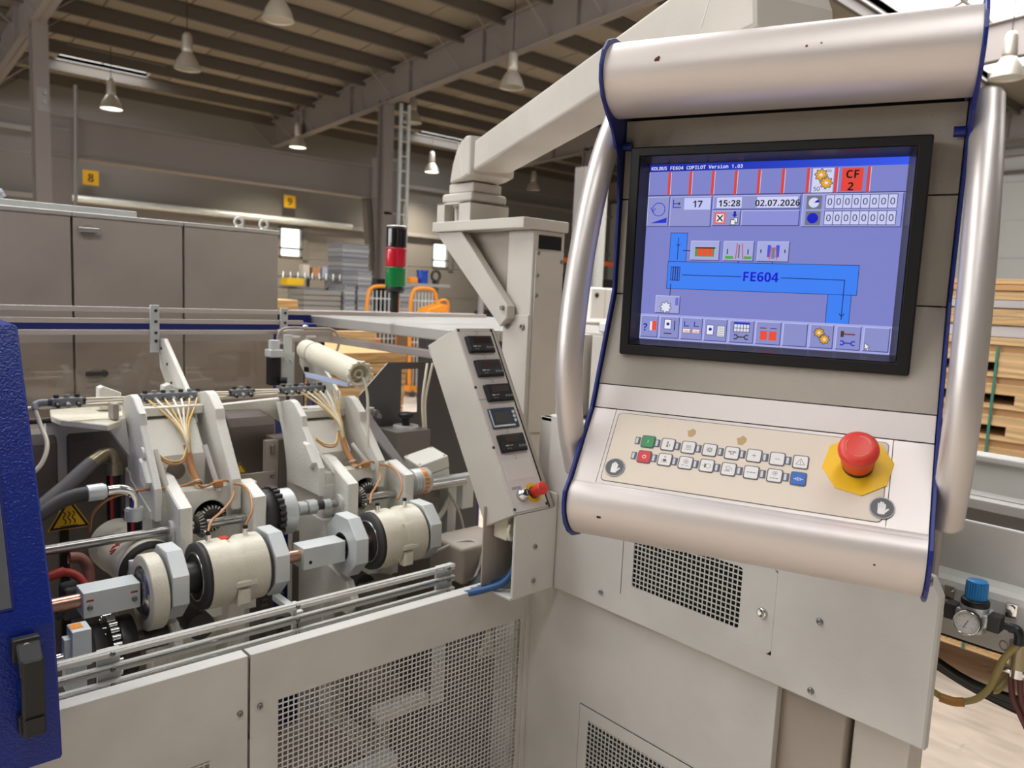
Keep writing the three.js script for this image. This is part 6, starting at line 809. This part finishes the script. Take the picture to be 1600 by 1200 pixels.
  for (let k = 0; k < 5; k++) solo('black_hose', tube([[1.5, 0.97 - k * 0.006, -0.62], [1.46 + 0.01 * k, 0.945 - k * 0.009, -0.48], [1.44 + 0.01 * k, 0.925 - k * 0.008, -0.38], [1.46, 0.93 - k * 0.01, -0.2], [1.5, 0.95 - k * 0.01, 0.1]], 0.0055, 8, 30), k % 2 ? M.rubber : M.black, 'one of the dark hoses sagging under the side conveyor', 'hose', 'dark hoses sagging under the side conveyor');
  solo('support_bracket', box(1.42, 1.48, 0.72, 0.84, -0.29, -0.2), M.grey, 'grey bracket foot at the lower right edge', 'bracket');
}
// ---------- storage in the back of the hall ----------
{
  const greyT = [0x9a9a9c, 0xa9a8a6, 0x8c8b8d].map((c) => mt(c, 0.5)), dark = mt(0x2b2725, 0.7);
  const tray = (x, y, z, w, h, d, i, label, g) => solo('storage_tray', [box(x, x + w, y, y + h * 0.82, z, z + d, 0.01), box(x - 0.006, x + w + 0.006, y + h * 0.78, y + h, z - 0.015, z + d + 0.015, 0.006)], greyT[i % 3], label, 'tray', g);
  const towers = [[6.42, 0.2, 18, 'first grey tray tower by the low box pile', -11.9], [6.66, 0.27, 21, 'narrow grey tray tower beside the black locker', -11.9], [6.95, 0.55, 27, 'tallest grey tray tower in front of the tapered column', -12.95], [7.5, 0.24, 19, 'grey tray tower behind the tower light', -11.9]];
  towers.forEach(([x, w, n, who, z]) => { for (let i = 0; i < n; i++) if (0.12 * i > 0.55) tray(x + 0.008 * (i % 2), 0.1 + i * 0.083, z, w - 0.01, 0.08, 0.55, i, 'grey storage tray stacked in the ' + who, 'trays in the ' + who); const p = solo('tray_dolly', box(x, x + w, 0, 0.59, z, z + 0.55), greyT[2], 'closed dolly under the ' + who, 'dolly'); });
  for (const [x, l] of [[7.0, 'tall black locker left in front of the tallest tray tower'], [7.29, 'tall black locker right in front of the tallest tray tower']]) { const c = thing('black_locker', l, 'locker', [x, 0, -11.6]); part('case', box(x, x + 0.13, 0, 1.72, -11.8, -11.5, 0.02), dark, c); part('handle', box(x + 0.05, x + 0.08, 0.9, 1.1, -11.5, -11.48), M.bolt, c); }
  const r = thing('storage_rack', 'open grey storage rack with shelves left of the tray towers', 'rack', [5, 0, -12.4]);
  for (const x of [5.52, 6.45, 4.1]) for (const z of [-12.8, -12.1]) part('upright', box(x, x + 0.05, 0, 1.75, z, z + 0.05), HM.girt, r); for (const y of [0.5, 1.1, 1.48]) part('shelf', box(4.1, 6.5, y, y + 0.04, -12.8, -12.05), HM.girt, r);
  solo('box_plinth', box(5.74, 6.36, 0, 1.06, -11.98, -11.42, 0.01), HM.girt, 'grey plinth under the low pile of long grey boxes', 'plinth');
  for (let i = 0; i < 5; i++) solo('grey_plank_box', box(5.72, 6.38, 1.06 + 0.085 * i, 1.135 + 0.085 * i, -12.0, -11.4, 0.01), mt(0x8d877e, 0.6), 'long grey box ' + ['at the bottom of', 'second from the bottom of', 'in the middle of', 'second from the top of', 'at the top of'][i] + ' the low pile left of the tray towers', 'box', 'long grey boxes in the low pile');
  solo('yellow_bin', box(5.62, 5.92, 1.54, 1.66, -12.05, -11.8, 0.01), M.yellow, 'flat ochre bin standing on the storage rack', 'bin');
  [[6.12, 0.12, 0.2, 0xd8cdb8, 'small cream carton on the rack shelf'], [6.3, 0.14, 0.16, 0xc98f63, 'small brown carton on the rack shelf'], [6.48, 0.1, 0.18, 0xb8bcc6, 'small pale blue carton on the rack shelf']].forEach(([x, w, h, c, l]) => solo('carton', box(x, x + w, 1.7, 1.7 + h, -12.4, -12.25, 0.004), mt(c, 0.7), l, 'carton')); solo('rack_top_shelf', box(5.9, 6.7, 1.66, 1.7, -12.8, -12.05), HM.girt, 'grey upper shelf carrying three small cartons', 'shelf');
  for (let i = 0; i < 9; i++) solo('hanging_tool', [cyl([5.66 + i * 0.13, 1.68, -12.02], [5.66 + i * 0.13, 1.76, -12.02], 0.018, 0.012, 8), cyl([5.66 + i * 0.13, 1.64, -12.02], [5.66 + i * 0.13, 1.68, -12.02], 0.03, 0.03, 10)], M.chrome, 'shiny steel tool in the row along the rack edge', 'tool', 'shiny tools along the rack edge');
  // orange roll cages and a pallet truck
  for (const [x, z, l] of [[6.28, -9.2, 'large orange roll cage right of the tower light'], [6.02, -9.95, 'orange roll cage behind the tower light']]) { const c = thing('roll_cage', l, 'cage', [x + 0.3, 0, z]), w = x > 6.2 ? 0.42 : 0.5; part('hoop', tube([[x, 0.1, z], [x, 1.48, z], [x + 0.05, 1.56, z], [x + w - 0.05, 1.56, z], [x + w, 1.48, z], [x + w, 0.1, z]], 0.028, 8, 40), M.orange, c); for (let k = 1; k < 7; k++) part('bar', cyl([x + k * w / 7, 0.1, z], [x + k * w / 7, 1.52, z], 0.008, 0.008, 6), M.zinc, c); for (let k = 0; k < 5; k++) part('bar', cyl([x, 0.6 + k * 0.2, z], [x + w, 0.6 + k * 0.2, z], 0.008, 0.008, 6), M.zinc, c); part('base', box(x, x + w, 0.08, 0.16, z - 0.5, z + 0.02), M.orange, c); for (const xx of [x + 0.05, x + w - 0.05]) part('castor', cyl([xx - 0.02, 0.05, z], [xx + 0.02, 0.05, z], 0.05), M.rubber, c); part('load', box(x + 0.08, x + w - 0.06, 0.16, 1.2, z - 0.5, z - 0.06, 0.01), mt(0x6d5138, 0.8), c); }
  const pt = thing('pallet_truck', 'orange pallet truck with a bent handle in front of the roll cage', 'pallet truck', [6.3, 0, -8.6]); part('chassis', ext([[6.05, 1.26], [6.4, 1.26], [6.4, 1.36], [6.32, 1.38], [6.08, 1.3]], -8.75, -8.5, 'z', 0.01), M.orange, pt); part('tiller', tube([[6.3, 1.3, -8.6], [6.32, 1.4, -8.6], [6.38, 1.43, -8.6], [6.46, 1.41, -8.6], [6.48, 1.2, -8.6]], 0.02, 8), M.orange, pt); part('mast', box(6.08, 6.38, 0, 1.26, -8.72, -8.55), dark, pt);
  solo('blue_drum', [cyl([7.15, 1.66, -10.2], [7.15, 1.85, -10.2], 0.09), cyl([7.15, 1.84, -10.2], [7.15, 1.87, -10.2], 0.1)], mt(0x0f3f9e, 0.4), 'blue plastic drum standing above the roll cages', 'drum'); solo('workbench', [box(6.7, 7.6, 1.61, 1.66, -10.5, -10.05), box(6.75, 6.8, 0, 1.61, -10.4, -10.3), box(7.5, 7.55, 0, 1.61, -10.4, -10.3)], HM.girt, 'grey workbench carrying the blue drum', 'workbench'); solo('orange_case', box(6.86, 7.0, 1.66, 1.75, -10.2, -10.1, 0.01), M.orange, 'small orange case on the workbench', 'case'); solo('grinding_wheel', [new THREE.TorusGeometry(0.08, 0.022, 10, 28).translate(7.38, 1.79, -10.15), box(7.35, 7.41, 1.66, 1.72, -10.2, -10.1)], dark, 'dark wheel on a stand on the workbench', 'wheel');
  solo('pillar_post', cyl([8.05, 0, -9.8], [8.05, 2.1, -9.8], 0.05), HM.girt, 'slim grey post right of the workbench', 'post');
  const dk = thing('forklift', 'dark forklift truck standing behind the diagonal column brace', 'forklift', [9, 0, -10]); part('mast', [box(8.7, 8.78, 0, 2.3, -10, -9.9), box(9.2, 9.28, 0, 2.3, -10, -9.9), box(8.7, 9.28, 1.9, 2.0, -10, -9.9)], dark, dk); part('body', box(8.75, 10.4, 0.1, 1.25, -10.9, -9.9, 0.08), dark, dk); part('guard_post', cyl([9.3, 1.2, -9.95], [9.75, 2.1, -9.95], 0.04), HM.girt, dk); part('seat', box(9.6, 10.0, 1.2, 1.55, -10.6, -10.2, 0.05), dark, dk); part('chain', box(8.93, 8.98, 1.2, 2.1, -9.9, -9.88), M.zinc, dk);
  // tall racking right of the column, loads coloured dark for the unlit hall end
  const rk = thing('pallet_racking', 'tall pallet racking with orange beams deep in the dark end of the hall', 'racking', [15, 0, -15.5]);
  for (const x of [13.4, 16.1, 18.8]) part('upright', box(x, x + 0.12, 0, 2.7, -15.3, -15.18), mt(0x3c4450, 0.6), rk); for (const y of [1.2, 2.5]) for (const x of [13.5, 16.2]) { part('beam', box(x, x + 2.6, y, y + 0.13, -15.3, -15.2), mt(0xc8541c, 0.6), rk); part('shelf_deck', box(x, x + 2.6, y + 0.13, y + 0.15, -16.4, -15.2), dark, rk); }
  for (const k of [0, 1, 2, 4]) for (let j = 0; j < 2; j++) solo('stored_pallet_load', box(13.6 + k * 0.98 + (k > 1 ? 0.2 : 0), 14.4 + k * 0.98 + (k > 1 ? 0.2 : 0), j * 1.35, j * 1.35 + 0.75 + 0.25 * rnd(), -16.3, -15.35, 0.02), mt([0x4a3a2c, 0x3a3532, 0x5a4632, 0x2f2c2c][(k + j) % 4], 0.8), 'pallet load in the deep racking, coloured dark for the unlit hall end', 'pallet load', 'dark pallet loads in the racking');
  const wc = thing('white_machine', 'white machine cabinet with a round black port, seen between handle and console', 'machine', [6.2, 0, -5.4]); part('case', box(5.85, 6.35, 0, 1.66, -5.75, -5.35, 0.02), M.white, wc); part('port', cyl([5.93, 1.58, -5.35], [5.93, 1.58, -5.34], 0.025), M.black, wc); part('slot', box(6.2, 6.3, 1.52, 1.545, -5.35, -5.345), M.black, wc); part('drawer_seam', box(6.06, 6.065, 0.3, 1.66, -5.352, -5.348, 0), M.dusk, wc);
  const rr2 = thing('steel_stand', 'grey steel upright behind the white machine cabinet', 'post', [8.35, 0, -7.8]); part('post', box(8.15, 8.45, 0, 3.4, -7.9, -7.7), HM.girt, rr2); part('flange', box(8.44, 8.56, 0, 3.4, -7.92, -7.62), HM.wallR, rr2);
  solo('paper_press', [box(4.2, 5.2, 0.2, 1.38, -4.4, -3.9, 0.02), box(4.1, 5.3, 0, 0.2, -4.5, -3.8)], M.warm, 'pale flat machine table behind the left grab handle', 'machine');
}

renderer.render(scene, camera);
